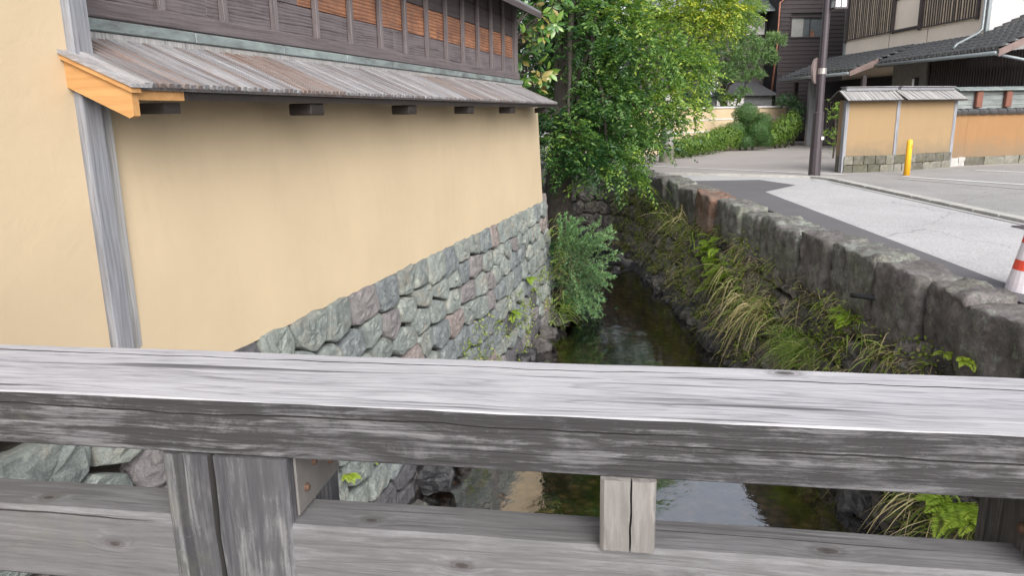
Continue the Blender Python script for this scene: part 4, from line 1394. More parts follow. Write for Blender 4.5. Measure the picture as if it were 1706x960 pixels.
gs = empty('board_fence', (13.0, 22.0, 0), R(8), label='grey board fence with green copper cap and two rust-red blocks behind the orange wall', cat='fence')
for i in range(5):
    MB().bbox(0.0, 6.0, 0.0 - 0.006 * (i % 2), 0.05, 1.30 + i * 0.145, 1.30 + i * 0.145 + 0.14, 0.006).build('board', M['greyboard'], gs)
MB().box(0.02, 6.0, 0.01, 0.045, 0, 1.3).build('lower_panel', M['dkplank'], gs)
MB().prism([(-0.20, 2.03), (0.03, 2.11), (0.26, 2.03), (0.26, 2.00), (-0.20, 2.00)], 0, -0.15, 6.1).build('cap', M['flash'], gs)
for x in (0.48, 1.42, 2.36):
    MB().bbox(x, x + 0.20, -0.14, -0.012, 1.52, 1.98, 0.02).build('rust_block', M['terra'], gs)

# ================================================================== RIGHT HOUSE
h2 = empty('townhouse', (14, 25, 0), R(3.5), label='beige townhouse with lattice windows above a black tiled pent roof', cat='house')
MB().box(1.5, 7.5, 0.1, 9.25, 2.8, 8.0).build('upper_wall', M['beige'], h2)
MB().box(1.56, 7.5, 0.02, 0.098, 2.8, 8.0).build('gable_wall', M['palegrey'], h2)
MB().box(1.56, 7.5, 9.26, 9.34, 2.8, 8.0).build('gable_wall', M['palegrey'], h2)
MB().prism([(1.30, 8.0), (4.5, 9.6), (7.7, 8.0), (4.5, 9.5)], 1, -0.4, 9.8).build('main_roof', M['ridge'], h2)
MB().bbox(1.44, 1.56, 0.0, 0.10, 3.6, 8.0, 0.01).build('corner_post', M['gutter'], h2)
MB().bbox(1.42, 1.56, 9.12, 9.25, 3.6, 8.0, 0.01).build('corner_post', M['gutter'], h2)
MB().bbox(1.34, 1.50, 0.0, 9.2, 3.72, 3.84, 0.02).build('flashing', M['gutter'], h2)
for y in (3.2, 5.7):
    MB().box(1.490, 1.4995, y - 0.008, y + 0.008, 3.85, 4.4).build('wall_joint', M['barge'], h2)
MB().bbox(1.40, 1.49, 3.65, 5.42, 4.42, 4.52, 0.008).build('window_sill', M['slatdk'], h2)
MB().bbox(1.46, 1.49, 3.66, 5.42, 5.62, 5.70, 0.006).build('window_head', M['slatdk'], h2)
sme = MB().bbox(-0.025, 0.0, -0.030, 0.030, 0, 2.25, 0.004).mesh('slat', M['slatdk'])
for (ya, yb, zb, n) in ((0.50, 3.62, 4.38, 22), (5.44, 9.05, 4.44, 25)):
    lat = MB().bbox(1.36, 1.49, ya - 0.05, ya - 0.0, zb - 0.04, zb + 2.3, 0.005).bbox(1.36, 1.49, yb, yb + 0.05, zb - 0.04, zb + 2.3, 0.005).bbox(1.37, 1.40, ya, yb, zb + 0.0, zb + 0.05, 0.004).build('lattice_window', M['slatdk'], h2)
    MB().box(1.482, 1.496, ya, yb, zb, zb + 2.3).build('backing_panel', plain('tan_screen', (0.72, 0.58, 0.44), 0.8), lat)
    for i in range(n):
        place('slat', sme, lat, loc=(1.478 + rnd.uniform(-.006, .006), ya + (yb - ya) * (i + 0.5) / n + rnd.uniform(-.018, .018), zb + 0.051))
# tiled pent roofs
def pantile(w, l):
    k = MB(); n = 8
    for (yy, zz) in ((0.0, 0.055), (l, 0.0)):
        for i in range(n + 1):
            u = i / n
            z = 0.085 * math.sin(2 * math.pi * u) * (1.0 if u < 0.5 else 0.75)
            k.v.append((yy, (u - 0.5) * w, zz + z))
    for i in range(n):
        k.v.append((0.0, (i / n - 0.5) * w, -0.05)); 
    for i in range(n): k.f.append((i, i + 1, n + 2 + i, n + 1 + i))
    b0 = 2 * (n + 1)
    for i in range(n - 1): k.f.append((i, b0 + i, b0 + i + 1, i + 1))
    return k
def tiled(ya, yb, A, B, w, l):
    A, B = Vector(A), Vector(B)
    d = B - A; L_ = d.length; ex = d.normalized(); ey = Vector((0, 1, 0)); ez = ex.cross(ey)
    if ez.z < 0: ez = -ez; 
    ey = ez.cross(ex)
    nx = round(L_ / l); ny = round((yb - ya) / w)
    me = pantile((yb - ya) / ny * 1.04, L_ / nx * 1.12).mesh('roof_tile', M['tile'], True)
    k = MB().prism([(A.x, A.z - 0.02), (B.x, B.z - 0.02), (B.x, B.z - 0.12), (A.x, A.z - 0.12)], 1, ya, yb)
    k.build('roof_deck', M['dkplank'], h2)
    for j in range(ny):
        y = ya + (yb - ya) * (j + 0.5) / ny
        for i in range(nx):
            p = A + ex * (L_ * i / nx)
            place('roof_tile', me, h2, mtx=frame((p.x + rnd.uniform(-.006, .006), y, p.z + 0.025), ex, ey, ez))
tiled(3.72, 9.95, (-1.02, 0, 2.90), (1.36, 0, 3.76), 0.31, 0.30)
tiled(-2.75, 3.66, (-0.02, 0, 3.14), (1.36, 0, 3.74), 0.31, 0.30)
MB().prism([(-1.06, 2.92), (-1.06, 2.74), (0.0, 3.12), (0.0, 3.36)], 1, 3.665, 3.715).build('barge_board', M['barge'], h2)
MB().prism([(-0.06, 3.15), (-0.06, 2.95), (2.4, 4.02), (2.4, 4.24)], 1, -2.82, -2.76).build('barge_board', M['barge'], h2)
MB().prism([(1.36, 3.72), (3.4, 4.62), (3.4, 4.5), (1.36, 3.60)], 1, -2.75, 0.018).build('roof_extension', M['tile'], h2)
k = MB()
tl = pantile(0.31, 0.33)
for j in range(9):
    for i in range(5):
        ex = Vector((0.914, 0, 0.405)); p = Vector((1.36, -2.6 + j * 0.31, 3.765)) + ex * 0.30 * i
        k.add([p + ex * v[0] + Vector((0, v[1], 0)) + Vector((-0.405, 0, 0.914)) * v[2] for v in tl.v], tl.f)
k.build('ridge_tiles', M['tile'], h2, smooth=True, kind='stuff')
MB().tube([(-1.10, 3.70, 2.84), (-1.10, 10.0, 2.87)], 0.062, 10).build('gutter', M['gutter'], h2, smooth=True)
MB().tube([(-0.10, -2.75, 3.05), (-0.10, 3.66, 3.10)], 0.062, 10).build('gutter', M['gutter'], h2, smooth=True)
MB().tube([(1.40, 0.12, 7.5), (1.40, 0.12, 4.0), (1.25, 0.10, 3.86), (0.35, -0.25, 3.50), (0.22, -0.3, 3.36)], 0.045, 10).build('downpipe', M['gutter'], h2, smooth=True)
MB().tube([(-0.08, -2.72, 3.02), (0.9, -2.8, 2.82), (2.6, -2.9, 2.55)], 0.045, 10).build('downpipe', M['gutter'], h2, smooth=True)
# ground floor
MB().box(1.25, 7.4, -2.5, 10.5, 0, 2.78).build('ground_floor', M['void'], h2)
sm2 = MB().box(1.17, 1.24, -0.035, 0.035, 0.0, 3.2).mesh('wall_slat', M['slatdk'])
for i in range(36):
    place('wall_slat', sm2, h2, loc=(0, -2.45 + i * 0.132, 0))
MB().box(1.14, 1.24, 2.45, 4.6, 2.20, 3.2).build('entrance_panel', plain('entrance_panel_grey', (0.17, 0.16, 0.155), 0.7), h2)
MB().box(1.12, 1.24, 2.35, 9.9, 2.0, 2.19).build('beam', M['dkwood'], h2)
for y in (3.62, 9.4):
    MB().bbox(-0.55, -0.40, y, y + 0.15, 0, 2.75, 0.01).build('porch_post', M['slatdk'], h2)
wl = MB().bbox(1.0, 1.16, 2.86, 3.06, 2.28, 2.62, 0.01).build('wall_lamp', M['lampmetal'], h2)
MB().bbox(0.985, 0.999, 2.90, 3.02, 2.32, 2.58, 0.003).build('lamp_shade', M['frost'], wl)
k = MB().bbox(1.9, 4.2, -0.6, 0.015, 5.45, 5.55, 0.02)
k.build('canopy', M['palegrey'], h2)

gate = empty('slatted_gate', (13.0, 33.0, 0), label='dark timber slatted gate with square posts under the tiled pent roof', cat='gate')
for x in (-0.02, 2.6):
    MB().bbox(x, x + 0.26, -0.12, 0.14, 0, 2.75, 0.012).build('post', M['post'], gate)
MB().box(0.25, 2.6, 0.03, 0.05, 0.05, 1.9).build('backing_panel', M['dkplank'], gate)
gsl = MB().bbox(-0.035, 0.035, -0.02, 0.028, 0.06, 1.9, 0.004).mesh('slat', M['batten'])
for i in range(19):
    place('slat', gsl, gate, loc=(0.34 + i * 0.122, 0, 0))
MB().bbox(0.25, 2.6, -0.035, 0.028, 1.905, 2.0, 0.006).build('top_rail', M['batten'], gate)

# ================================================================== DARK TIMBER HOUSE
h3 = empty('timber_house', (13.3, 38, 0), label='dark brown boarded house with a pale curtained window behind the trees', cat='house')
MB().box(0.02, 9, 0.05, 8, 0, 9.0).build('inner_wall', M['void'], h3)
for i in range(46):
    z = 0.1 + i * 0.195
    MB().prism([(0.05, z), (0.0, z + 0.002), (0.022, z + 0.19), (0.05, z + 0.19)], 0, 0.0, 8.0).build('siding_board', M['siding'], h3) if not (5.0 < z + 0.19 and z < 5.98) else None
    if 5.0 < z + 0.19 and z < 5.98:
        for (xa, xb) in ((0.0, 0.52), (2.42, 8.0)):
            MB().prism([(0.05, z), (0.0, z + 0.002), (0.022, z + 0.19), (0.05, z + 0.19)], 0, xa, xb).build('siding_board', M['siding'], h3)
wn = MB()
wn.box(0.50, 2.44, -0.03, 0.06, 4.96, 5.03).box(0.50, 2.44, -0.05, 0.06, 5.92, 6.0).box(0.50, 0.56, -0.03, 0.06, 5.03, 5.92).box(2.38, 2.44, -0.03, 0.06, 5.03, 5.92).box(1.45, 1.49, -0.01, 0.05, 5.03, 5.92)
w1 = wn.build('window', M['siding'], h3)
MB().box(0.56, 2.38, 0.01, 0.018, 5.03, 5.92).build('pane', M['glass'], w1)
MB().box(0.56, 1.15, 0.040, 0.048, 5.03, 5.92).build('curtain', M['curtain'], w1)
MB().box(1.16, 2.38, 0.044, 0.049, 5.03, 5.92).build('curtain', plain('dim_curtain', (0.19, 0.21, 0.22), 0.9), w1)
MB().box(1.50, 1.70, 0.022, 0.038, 5.03, 5.30).build('box', plain('cardboard', (0.42, 0.20, 0.11), 0.8), w1)
# side wing set further back
MB().box(-6.5, -0.01, 2.0, 8, 0, 6.9).build('side_wing', M['siding'], h3)
for i in range(24):
    z = 0.1 + i * 0.285
    MB().prism([(1.99, z), (1.95, z + 0.002), (1.965, z + 0.28), (1.99, z + 0.28)], 0, -6.5, -0.01).build('siding_board', M['dkplank'], h3)
w2 = MB().box(-1.15, 0.0, 1.88, 1.94, 5.25, 5.35).box(-1.15, 0, 1.88, 1.94, 6.18, 6.26).box(-1.15, -1.07, 1.88, 1.94, 5.35, 6.18).box(-0.12, 0.0, 1.88, 1.94, 5.35, 6.18).build('window', M['siding'], h3)
MB().box(-1.07, -0.12, 1.915, 1.925, 5.35, 6.18).build('pane', M['curtain'], w2)
for i in range(7):
    MB().box(-1.03 + i * 0.145, -0.99 + i * 0.145, 1.90, 1.912, 5.36, 6.17).build('curtain', M['curtain'], w2)
MB().prism([(0.9, 6.45), (2.3, 7.15), (2.3, 7.05), (0.9, 6.36)], 0, -6.8, 0.25).build('wing_roof', M['gutter'], h3)
MB().prism([(-0.6, 8.9), (4, 11.2), (8.6, 8.9), (4, 11.0)], 0, -0.4, 9.4).build('main_roof', M['ridge'], h3)
MB().tube([(0.12, -0.10, 9.0), (0.12, -0.10, 6.78), (-0.10, -0.10, 6.62), (-0.12, -0.10, 4.4), (-0.28, -0.10, 2.2)], 0.045, 8).build('downpipe', M['copperpipe'], h3, smooth=True)
MB().prism([(-1.2, 2.35), (1.9, 3.0), (1.9, 2.9), (-1.2, 2.25)], 0, -4.5, -0.4).build('lean_to_roof', plain('dark_lean_to_roof', (0.07, 0.072, 0.078), 0.6), h3)
MB().box(-4.3, -0.5, -0.95, 1.9, 0, 2.24).build('lean_to_wall', plain('grey_lean_to', (0.16, 0.165, 0.17), 0.8), h3)
MB().box(-3.2, -1.9, -1.06, -0.96, 1.80, 2.18).build('window', M['white'], h3)

# long garden wall with three pale bands
gw = empty('garden_wall', (8.8, 32.5, 0), label='long pale yellow garden wall with white horizontal bands behind the clipped hedge', cat='garden wall')
pts = [(2, 25.2), (4.5, 27.0), (6.4, 29.3), (8.8, 32.3), (13.0, 35.6)]
for a, b_ in zip(pts, pts[1:]):
    o, ln, an = seg_frame(a, b_)
    Mt = Matrix.Translation(o - Vector(gw.location)) @ Matrix.Rotation(an, 4, 'Z')
    MB().box(0, ln, 0, 0.2, 0, 1.66).build('wall_panel', M['plaster4'], gw, mtx=Mt)
    MB().bbox(-0.02, ln + 0.02, -0.05, 0.25, 1.662, 1.74, 0.01).build('cap', M['white'], gw, mtx=Mt)
    for z in (0.22, 0.70, 1.18):
        MB().bbox(0, ln, -0.022, 0.01, z, z + 0.055, 0.006).build('band', M['white'], gw, mtx=Mt)

# ================================================================== TREES
def trunk_obj(tree, pts, rad, mat, limbs=(), lr=(0.09, 0.02), name='trunk'):
    k = MB().tube(pts, rad, 10)
    k2 = MB(); k2.v = []
    for v in k.v:
        d = 0.05 * fbm(v, 2.2, 5)
        k2.v.append((v[0] + d, v[1] + 0.05 * fbm(v, 2.2, 15), v[2]))
    k2.f = k.f
    k2.build(name, mat, tree, smooth=True)
    for (a, b_) in limbs:
        q = wiggle(a, b_, 6, 0.12, -0.1)
        MB().tube(q, [lr[0] + (lr[1] - lr[0]) * i / 6 for i in range(7)], 6).build('branch', mat, tree, smooth=True)

def P3(px, py, Y):
    """reading of the photograph turned into a place at the distance Y (metres)"""
    d = fw + r2 * ((px - 853) / 1232) - u2 * ((py - 480) / 1232)
    return Vector((0, 0, 1.55)) + d * (Y / d.y)

# ---- the big tree over the stream
bt = empty('broadleaf_tree', (1.05, 16.0, -0.8), label='large leafy tree with dark trunk leaning over the stream beside the house corner', cat='tree')
O = Vector(bt.location)
tp = [Vector((1.05, 16.0, -1.1)), Vector((1.02, 16.0, -0.3)), Vector((1.08, 16.0, 0.8)), Vector((1.22, 16.05, 2.2)), Vector((1.45, 16.1, 3.6)), Vector((1.4, 16.3, 5.4)), Vector((1.3, 16.6, 7.2))]
cl = []
for (px, py, Y, r) in [(985, 262, 14.9, .50), (1030, 268, 15.0, .45), (950, 225, 14.8, .50), (930, 262, 14.6, .32), (1000, 215, 15.3, .60), (1050, 225, 15.6, .55), (1085, 235, 16.2, .42), (1045, 285, 15.3, .30),
                        (1020, 160, 15.5, .75), (960, 150, 16.9, .6), (1085, 165, 16.4, .70), (1140, 160, 17.0, .50), (1150, 185, 17.2, .32), (1120, 200, 16.8, .38), (1160, 120, 17.2, .50),
                        (1150, 95, 17.2, .45), (1110, 95, 16.4, .65), (1060, 80, 15.8, .70), (990, 70, 15.6, .75), (940, 60, 16.8, .65), (1000, 15, 15.8, .80), (1040, 25, 16.0, .65), (940, 5, 16.6, .8), (925, 120, 17.4, .5), (915, 200, 15.2, .40), (960, 280, 14.7, .34), (905, 160, 17.0, .5), (1000, 120, 16.6, .7), (1062, 298, 15.6, .28), (985, 292, 15.2, .30), (1020, 298, 15.2, .28), (1040, 250, 16.4, .5), (980, 180, 16.0, .6)]:
    cl.append((P3(px, py, Y), (r * 1.15, r, r * 0.8)))
low = len(cl)
for i in range(30):
    a = rnd.uniform(0, 6.28); rr = rnd.uniform(0.2, 1.35)
    z = rnd.uniform(4.0, 8.3)
    sh = 1.0 - max(0, (z - 6.2) / 3.4)
    r = rnd.uniform(.55, .8)
    cl.append((Vector((1.2 + rr * math.cos(a) * sh, 16.6 + rr * math.sin(a) * sh, z)), (r * 1.15, r, r * .75)))
trunk_obj(bt, [p - O for p in tp], [0.36, 0.31, 0.27, 0.25, 0.20, 0.14, 0.07], M['bark'],
          [(tp[2 + (i % 4)].lerp(tp[3 + (i % 4)], rnd.random()) - O, Vector(cl[i][0]) - O) for i in range(0, len(cl), 2)])
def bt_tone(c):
    # crown painted lighter to the right and upward, sunlight put into the leaf tone
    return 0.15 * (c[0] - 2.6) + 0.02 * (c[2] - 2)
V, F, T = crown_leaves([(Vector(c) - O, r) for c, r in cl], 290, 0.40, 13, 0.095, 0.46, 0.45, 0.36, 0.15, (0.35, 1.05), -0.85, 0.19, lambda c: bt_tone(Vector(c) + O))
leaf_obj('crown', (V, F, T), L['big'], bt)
# ---- dark evergreens behind it
def bg_tree(base, h, clumps, mat, leaf, label, per=60, tone=0.3, nl=10, name='evergreen_tree', group=None, length=0.6, width=0.5):
    t = empty(name, base, label=label, cat='tree', group=group)
    B_ = Vector(base)
    top = Vector((0.2, 0.1, h * 0.8))
    trunk_obj(t, [Vector((0, 0, 0)), Vector((0.05, 0, h * .3)), top], [0.2, 0.16, 0.05], M['bark'], [(Vector((0.05, 0, h * .3)), Vector(c) - B_) for c, r in clumps[:8]])
    leaf_obj('crown', crown_leaves([(Vector(c) - B_, r) for c, r in clumps], per, length, nl, leaf, width, 0.3, tone, 0.25, (0.35, 1.04), -0.9, 0.12), mat, t)
    return t
def blob(cx, cy, z0, z1, rad, n, r):
    out = []
    for i in range(n):
        a = rnd.uniform(0, 6.28); q = rad * math.sqrt(rnd.random()); z = rnd.uniform(z0, z1)
        f = 1.0 - 0.6 * max(0, (z - (z0 + z1) / 2) / ((z1 - z0) / 2)) ** 2
        k = rnd.uniform(.75, 1.2) * r
        out.append((Vector((cx + q * f * math.cos(a), cy + q * f * math.sin(a), z)), (k, k, k * .85)))
    return out
bg_tree((-0.6, 20.2, 0), 8, blob(-0.6, 20.2, 0.3, 7.5, 1.9, 36, .85), L['oleander'], 0.13, 'dark evergreen tree behind the magnolia and the house corner', 95)
bg_tree((2.6, 23.4, 0), 7, blob(2.4, 23.2, 0.6, 7.4, 2.0, 34, .9), L['oleander'], 0.14, 'dark evergreen tree behind the big tree, left of the utility pole', 80)
bg_tree((1.6, 21.9, 0), 3.4, [(Vector((x, 21.7 + .4 * (i % 2), z)), (.62, .5, .55)) for i, (x, z) in enumerate([(a * .62 - .2, b * .72 + .3) for a in range(6) for b in range(5)])], L['oleander'], 0.11, 'dense dark thicket across the stream behind the big trunk', 130, .25, name='bush', length=.4)
bg_tree((-4.2, 24.5, 0), 9, blob(-4.0, 24.5, 0.5, 8.8, 3.0, 34, 1.2), L['oleander'], 0.18, 'dark evergreen tree farthest back beyond the house roof', 60)
# ---- the yellow-green tree above the garden wall
yc = [(P3(px, py, 29.0), (r * 1.2, r, r * .8)) for (px, py, r) in [(1150, 30, 1.0), (1190, 15, 1.1), (1110, 5, 1.1), (1085, 40, .9), (1160, 65, .8), (1215, 15, .9), (1195, 45, .7), (1130, 70, .8), (1165, 95, .5)]]
yc += blob(7.0, 29.8, 5.6, 7.4, 1.8, 10, .9)
bg_tree((6.6, 31.2, 0), 7.5, yc, L['yellow'], 0.13, 'bright yellow-green tree rising between the big tree and the dark boarded house', 120, 0.5, 12, 'leafy_tree', length=0.55, width=.42)

# ---- the strappy-leaved tree in front of the dark house
pt = empty('podocarpus_tree', (9.75, 34.2, 0), label='pruned evergreen with tufts of narrow leaves in front of the dark boarded house', cat='tree')
O = Vector(pt.location)
pc = [(P3(px, py, 33), r) for (px, py, r) in [(1210, 85, .60), (1240, 100, .62), (1270, 88, .55), (1290, 68, .42), (1255, 125, .45), (1228, 128, .50), (1238, 155, .30), (1215, 58, .62), (1245, 70, .5), (1228, 25, .7), (1255, 15, .45), (1205, 118, .5), (1280, 100, .35), (1205, 20, .6), (1248, 45, .5)]]
pv = []
for c, r in pc:
    c = np.array(c - O)
    nt_ = int(58 * r * r * 4)
    d = sphere_dirs(nt_, -0.6); n_ = len(d)
    pos = c + d * np.array([r * 1.2, r, r * .72]) * nr.uniform(.45, 1.0, (n_, 1))
    k = 13
    ld = d[:, None, :] * 0.7 + nr.normal(0, .62, (n_, k, 3)) + np.array([0, 0, .12])
    pp = np.repeat(pos[:, None, :], k, 1)
    tn = np.clip(0.48 + 0.10 * d[:, 2][:, None] + 0.12 * (c[2] - 3) / 2 + nr.normal(0, .15, (n_, k)), 0, 1)
    pv.append(leaves(pp.reshape(-1, 3), ld.reshape(-1, 3), nr.normal(0, 1, (n_ * k, 3)), nr.uniform(.15, .27, n_ * k), 0.030, tn.ravel(), 0.1, .12))
leaf_obj('crown', pv, L['podo'], pt)
trunk_obj(pt, [Vector((0, 0, 0)), Vector((0.05, 0, 1.4)), Vector((-0.25, 0, 2.3)), Vector((0.1, .1, 3.2)), Vector((0.4, .1, 4.6))], [.16, .15, .12, .09, .04], M['bark2'],
          [(Vector((0.05, 0, 1.5)), Vector((-0.6, 0, 2.45))), (Vector((-0.2, 0, 2.2)), Vector((0.5, 0, 2.9))), (Vector((-.1, 0, 2.6)), Vector((-0.7, 0, 3.4))), (Vector((0.1, .1, 3.1)), Vector((1.5, 0, 3.9))), (Vector((0.1, .1, 3.1)), Vector((-.2, 0, 4.2)))], (.085, .03))
MB().tube(wiggle(P3(1228, 172, 35.5), P3(1252, 128, 35.5), 7, 0.25, -0.1), 0.035, 6).build('loose_branch', M['bark2'], smooth=True, label='thin bare curving stem in front of the dark wall beside the podocarpus trunk', cat='branch')
# ---- oleander with white flowers
ol = empty('flowering_shrub', (7.9, 32.3, 0), label='dark green shrub with white blossoms between the big tree and the podocarpus', cat='shrub')
O = Vector(ol.location)
oc = [(P3(px, py, 32.2) - O, r) for (px, py, r) in [(1180, 100, .5), (1192, 128, .48), (1178, 150, .5), (1165, 130, .5), (1190, 155, .3), (1160, 165, .4), (1172, 178, .45)]]
leaf_obj('foliage', crown_leaves(oc, 150, 0.35, 11, 0.14, 0.27, .2, .38, .4, (.4, 1.03), -.8, .12), L['oleander'], ol)
pv = []
for (px, py) in [(1188, 118), (1192, 121), (1189, 134), (1186, 147), (1191, 150), (1181, 152), (1194, 140), (1184, 126)]:
    c = np.array(P3(px, py, 31.7) - O)
    k = 14
    pv.append(leaves(c + nr.normal(0, .05, (k, 3)), nr.normal(0, 1, (k, 3)), nr.normal(0, 1, (k, 3)), 0.07, 0.05, np.full(k, .5)))
leaf_obj('blossoms', pv, M['petal'], ol)
MB().tube([(0, 0, 0), (0.1, 0, 1.5), (0.2, 0, 2.6)], [.07, .05, .02], 6).build('stem', M['bark'], ol)

# ---- magnolia: leaves big enough to pick out one by one
mg = empty('magnolia_tree', (-0.9, 14.6, 0), label='magnolia with large glossy leaves, tan underneath, reaching past the house eave', cat='tree')
O = Vector(mg.location)
def mag_mesh(mat):
    k = MB()
    n = 5
    prof = [0.012, 0.62, 1.0, 0.86, 0.03]
    for i in range(n):
        t = i / (n - 1)
        w = 0.5 * prof[i] * 0.38
        z = -0.16 * t * t
        k.v += [(w, t, z + w * 0.35), (0, t, z), (-w, t, z + w * 0.35)]
    for i in range(n - 1):
        a = i * 3
        k.f += [(a, a + 3, a + 4, a + 1), (a + 1, a + 4, a + 5, a + 2)]
    return k.mesh('leaf', mat, True)
mags = [mag_mesh(q) for q in MAGL]
rosettes = [(885, 45), (900, 25), (918, 12), (935, 18), (905, 60), (880, 85), (895, 105), (905, 85), (878, 125), (900, 130), (890, 145), (912, 118), (870, 60), (925, 40), (868, 100), (872, 20), (892, 5), (915, -15), (940, -5), (884, 70), (866, 140), (908, 40), (896, 148), (930, 5)]
limb_ends = []
for i, (px, py) in enumerate(rosettes):
    Y = 13.25 + (i % 4) * 0.18
    c = P3(px, py, Y) - O
    limb_ends.append(c)
    ax = Vector((rnd.uniform(.0, .9), rnd.uniform(-.9, -.2), rnd.uniform(-.3, .8))).normalized()
    for j in range(9):
        a = 2.399 * j + rnd.uniform(-.3, .3)
        tilt = rnd.uniform(.35, 1.25)
        t1 = ax.orthogonal().normalized(); t2 = ax.cross(t1)
        d = (ax * math.cos(tilt) + (t1 * math.cos(a) + t2 * math.sin(a)) * math.sin(tilt)).normalized()
        d = (d + Vector((0, 0, -0.18))).normalized()
        nrm = (ax - d * ax.dot(d))
        if nrm.length < .05: nrm = t1
        nrm.normalize()
        ex = d.cross(nrm)
        s_ = rnd.uniform(.15, .235)
        mi = 0 if rnd.random() < .6 else (1 if rnd.random() < .6 else 2)
        if py > 115 and i % 2: mi = rnd.choice([2, 2, 1])
        place('leaf', mags[mi], mg, mtx=frame(c + d * 0.03, ex * s_, d * s_, nrm * s_))
trunk_obj(mg, [Vector((0, 0, 0)), Vector((0.1, -.1, 1.5)), Vector((0.3, -.3, 3.0)), Vector((0.5, -.4, 5))], [.16, .14, .1, .04], M['bark2'],
          [(Vector((0.1 + .1 * (i % 4), -.1, 1.2 + .35 * (i % 5))), limb_ends[i]) for i in range(len(limb_ends))], (.03, .008))
V, F, T = crown_leaves([(Vector((.5, .2, z)), (.75, .6, .55)) for z in (1.4, 2.0, 2.7, 3.4, 4.2, 5.0)], 90, .3, 7, .17, .40, .3, .3, .3, (.3, 1.0), -.8, .1)
leaf_obj('inner_foliage', (V, F, T), L['oleander'], mg)

# ---- green bush arching out of the stream wall
sb_ = empty('stream_bush', (0.86, 12.75, -1.85), label='feathery green bush arching over the water at the corner of the stone wall', cat='bush')
O = Vector(sb_.location)
parts = []; st = MB()
ends = []
for i in range(120):
    px, py = None, None
    t = rnd.random()
    # fan: from the tip high at the wall round to the right and down to the water
    fan = [(928, 350), (950, 352), (975, 365), (1000, 362), (1022, 378), (1030, 400), (1042, 445), (1030, 470), (1015, 500), (1005, 530), (985, 538), (965, 528)]
    u = t * (len(fan) - 1); k = int(u); f = u - k
    px = fan[k][0] * (1 - f) + fan[min(k + 1, 11)][0] * f; py = fan[k][1] * (1 - f) + fan[min(k + 1, 11)][1] * f
    q = rnd.uniform(0.45, 1.0) ** 0.6
    bx, by = 936, 478
    e = P3(bx + (px - bx) * q, by + (py - by) * q, rnd.uniform(11.7, 13.2)) - O
    a = Vector((rnd.uniform(-.12, .25), rnd.uniform(-.45, .3), rnd.uniform(.0, 1.0)))
    ctrl = a.lerp(e, .5) + Vector((0, 0, .26 * (e - a).length))
    n = 12
    pth = [a * (1 - s) ** 2 + ctrl * 2 * s * (1 - s) + e * s * s for s in [j / n for j in range(n + 1)]]
    st.tube(pth, [0.006 * (1 - .7 * j / n) for j in range(n + 1)], 4, cap=False)
    m_ = 78
    ss = (np.arange(m_) + 1) / m_ * 0.9 + 0.10
    pa = np.array([tuple(p) for p in pth])
    idx = np.clip(ss * n, 0, n - 1e-6); i0 = idx.astype(int); fr = (idx - i0)[:, None]
    pos = pa[i0] * (1 - fr) + pa[i0 + 1] * fr
    dr = unit(pa[i0 + 1] - pa[i0])
    sd_ = unit(nr.normal(0, 1, (m_, 3)))
    ld = dr * .75 + sd_ * .75
    tn = np.clip(.42 + nr.normal(0, .14, m_) + (ss - .6) * .4 + rnd.uniform(-.1, .1), 0, 1)
    parts.append(leaves(pos, ld, nr.normal(0, 1, (m_, 3)), nr.uniform(.040, .066, m_), .021, tn))
leaf_obj('foliage', parts, L['stream'], sb_)
st.build('stems', plain('green_brown_stem', (.10, .085, .035), .7, bmp=0), sb_)

# ================================================================== HEDGES AND CLIPPED SHRUBS
def clipped(name, label, blobs, mat, leaf, n, tone, base, cat='shrub', rough=.10, group=None, width=.55):
    o = empty(name, base, label=label, cat=cat, group=group)
    B_ = Vector(base); parts = []
    for c, r in blobs:
        c = np.array(c); r = np.array(r, float)
        k = int(n * (r[0] * r[2] + r[0] * r[1] + r[1] * r[2]))
        d = sphere_dirs(k, -.75); k = len(d)
        tone_b = tone + rnd.uniform(-.08, .08)
        wob = np.array([1 + rough * 1.3 * fbm(tuple(x * 2.1), 1, c[0]) for x in d])[:, None]
        pos = c - np.array(B_) + d * r * nr.uniform(.80, 1.03, (k, 1)) * wob
        rv = nr.normal(0, 1, (k, 3)); rv -= (rv * d).sum(1, keepdims=True) * d
        ld = unit(rv) + d * nr.uniform(0, .28, (k, 1))
        nn = d + nr.normal(0, .25, (k, 3))
        tn = np.clip(tone_b + nr.normal(0, .17, k), 0, 1)
        parts.append(leaves(pos, ld, nn, leaf * nr.uniform(.7, 1.3, k), leaf * width, tn))
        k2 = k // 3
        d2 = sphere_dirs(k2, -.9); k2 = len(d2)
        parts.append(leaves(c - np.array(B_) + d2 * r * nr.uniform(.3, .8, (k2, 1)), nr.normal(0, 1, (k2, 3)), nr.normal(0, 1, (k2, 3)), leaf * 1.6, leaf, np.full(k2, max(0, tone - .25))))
    leaf_obj('foliage', parts, mat, o)
    k = MB()
    for c, r in blobs[:4]:
        e = Vector(c) - B_
        k.tube([(e.x * .5, e.y * .5, 0), (e.x, e.y, max(.1, e.z))], [.05, .02], 6)
    k.build('stem', M['bark'], o)
    return o
clipped('round_shrub', 'dark dome-topped topiary, tallest of the clipped shrubs along the garden wall',
        [((9.50, 30.4, 1.42), (.56, .55, .44)), ((9.62, 30.6, .9), (.4, .4, .5)), ((8.98, 30.1, .78), (.46, .45, .38)), ((9.85, 29.9, .70), (.50, .5, .46)), ((10.25, 30.6, 1.08), (.40, .42, .42)), ((9.35, 29.95, .34), (.5, .45, .34)), ((10.15, 30.2, .40), (.42, .45, .40))], L['topiary'], .042, 5200, .45, (9.6, 30.4, 0))
clipped('round_shrub', 'bright green rounded shrub just left of the dark topiary',
        [((8.55, 29.9, .48), (.78, .6, .55))], L['hedge'], .06, 2400, .38, (8.55, 29.9, 0))
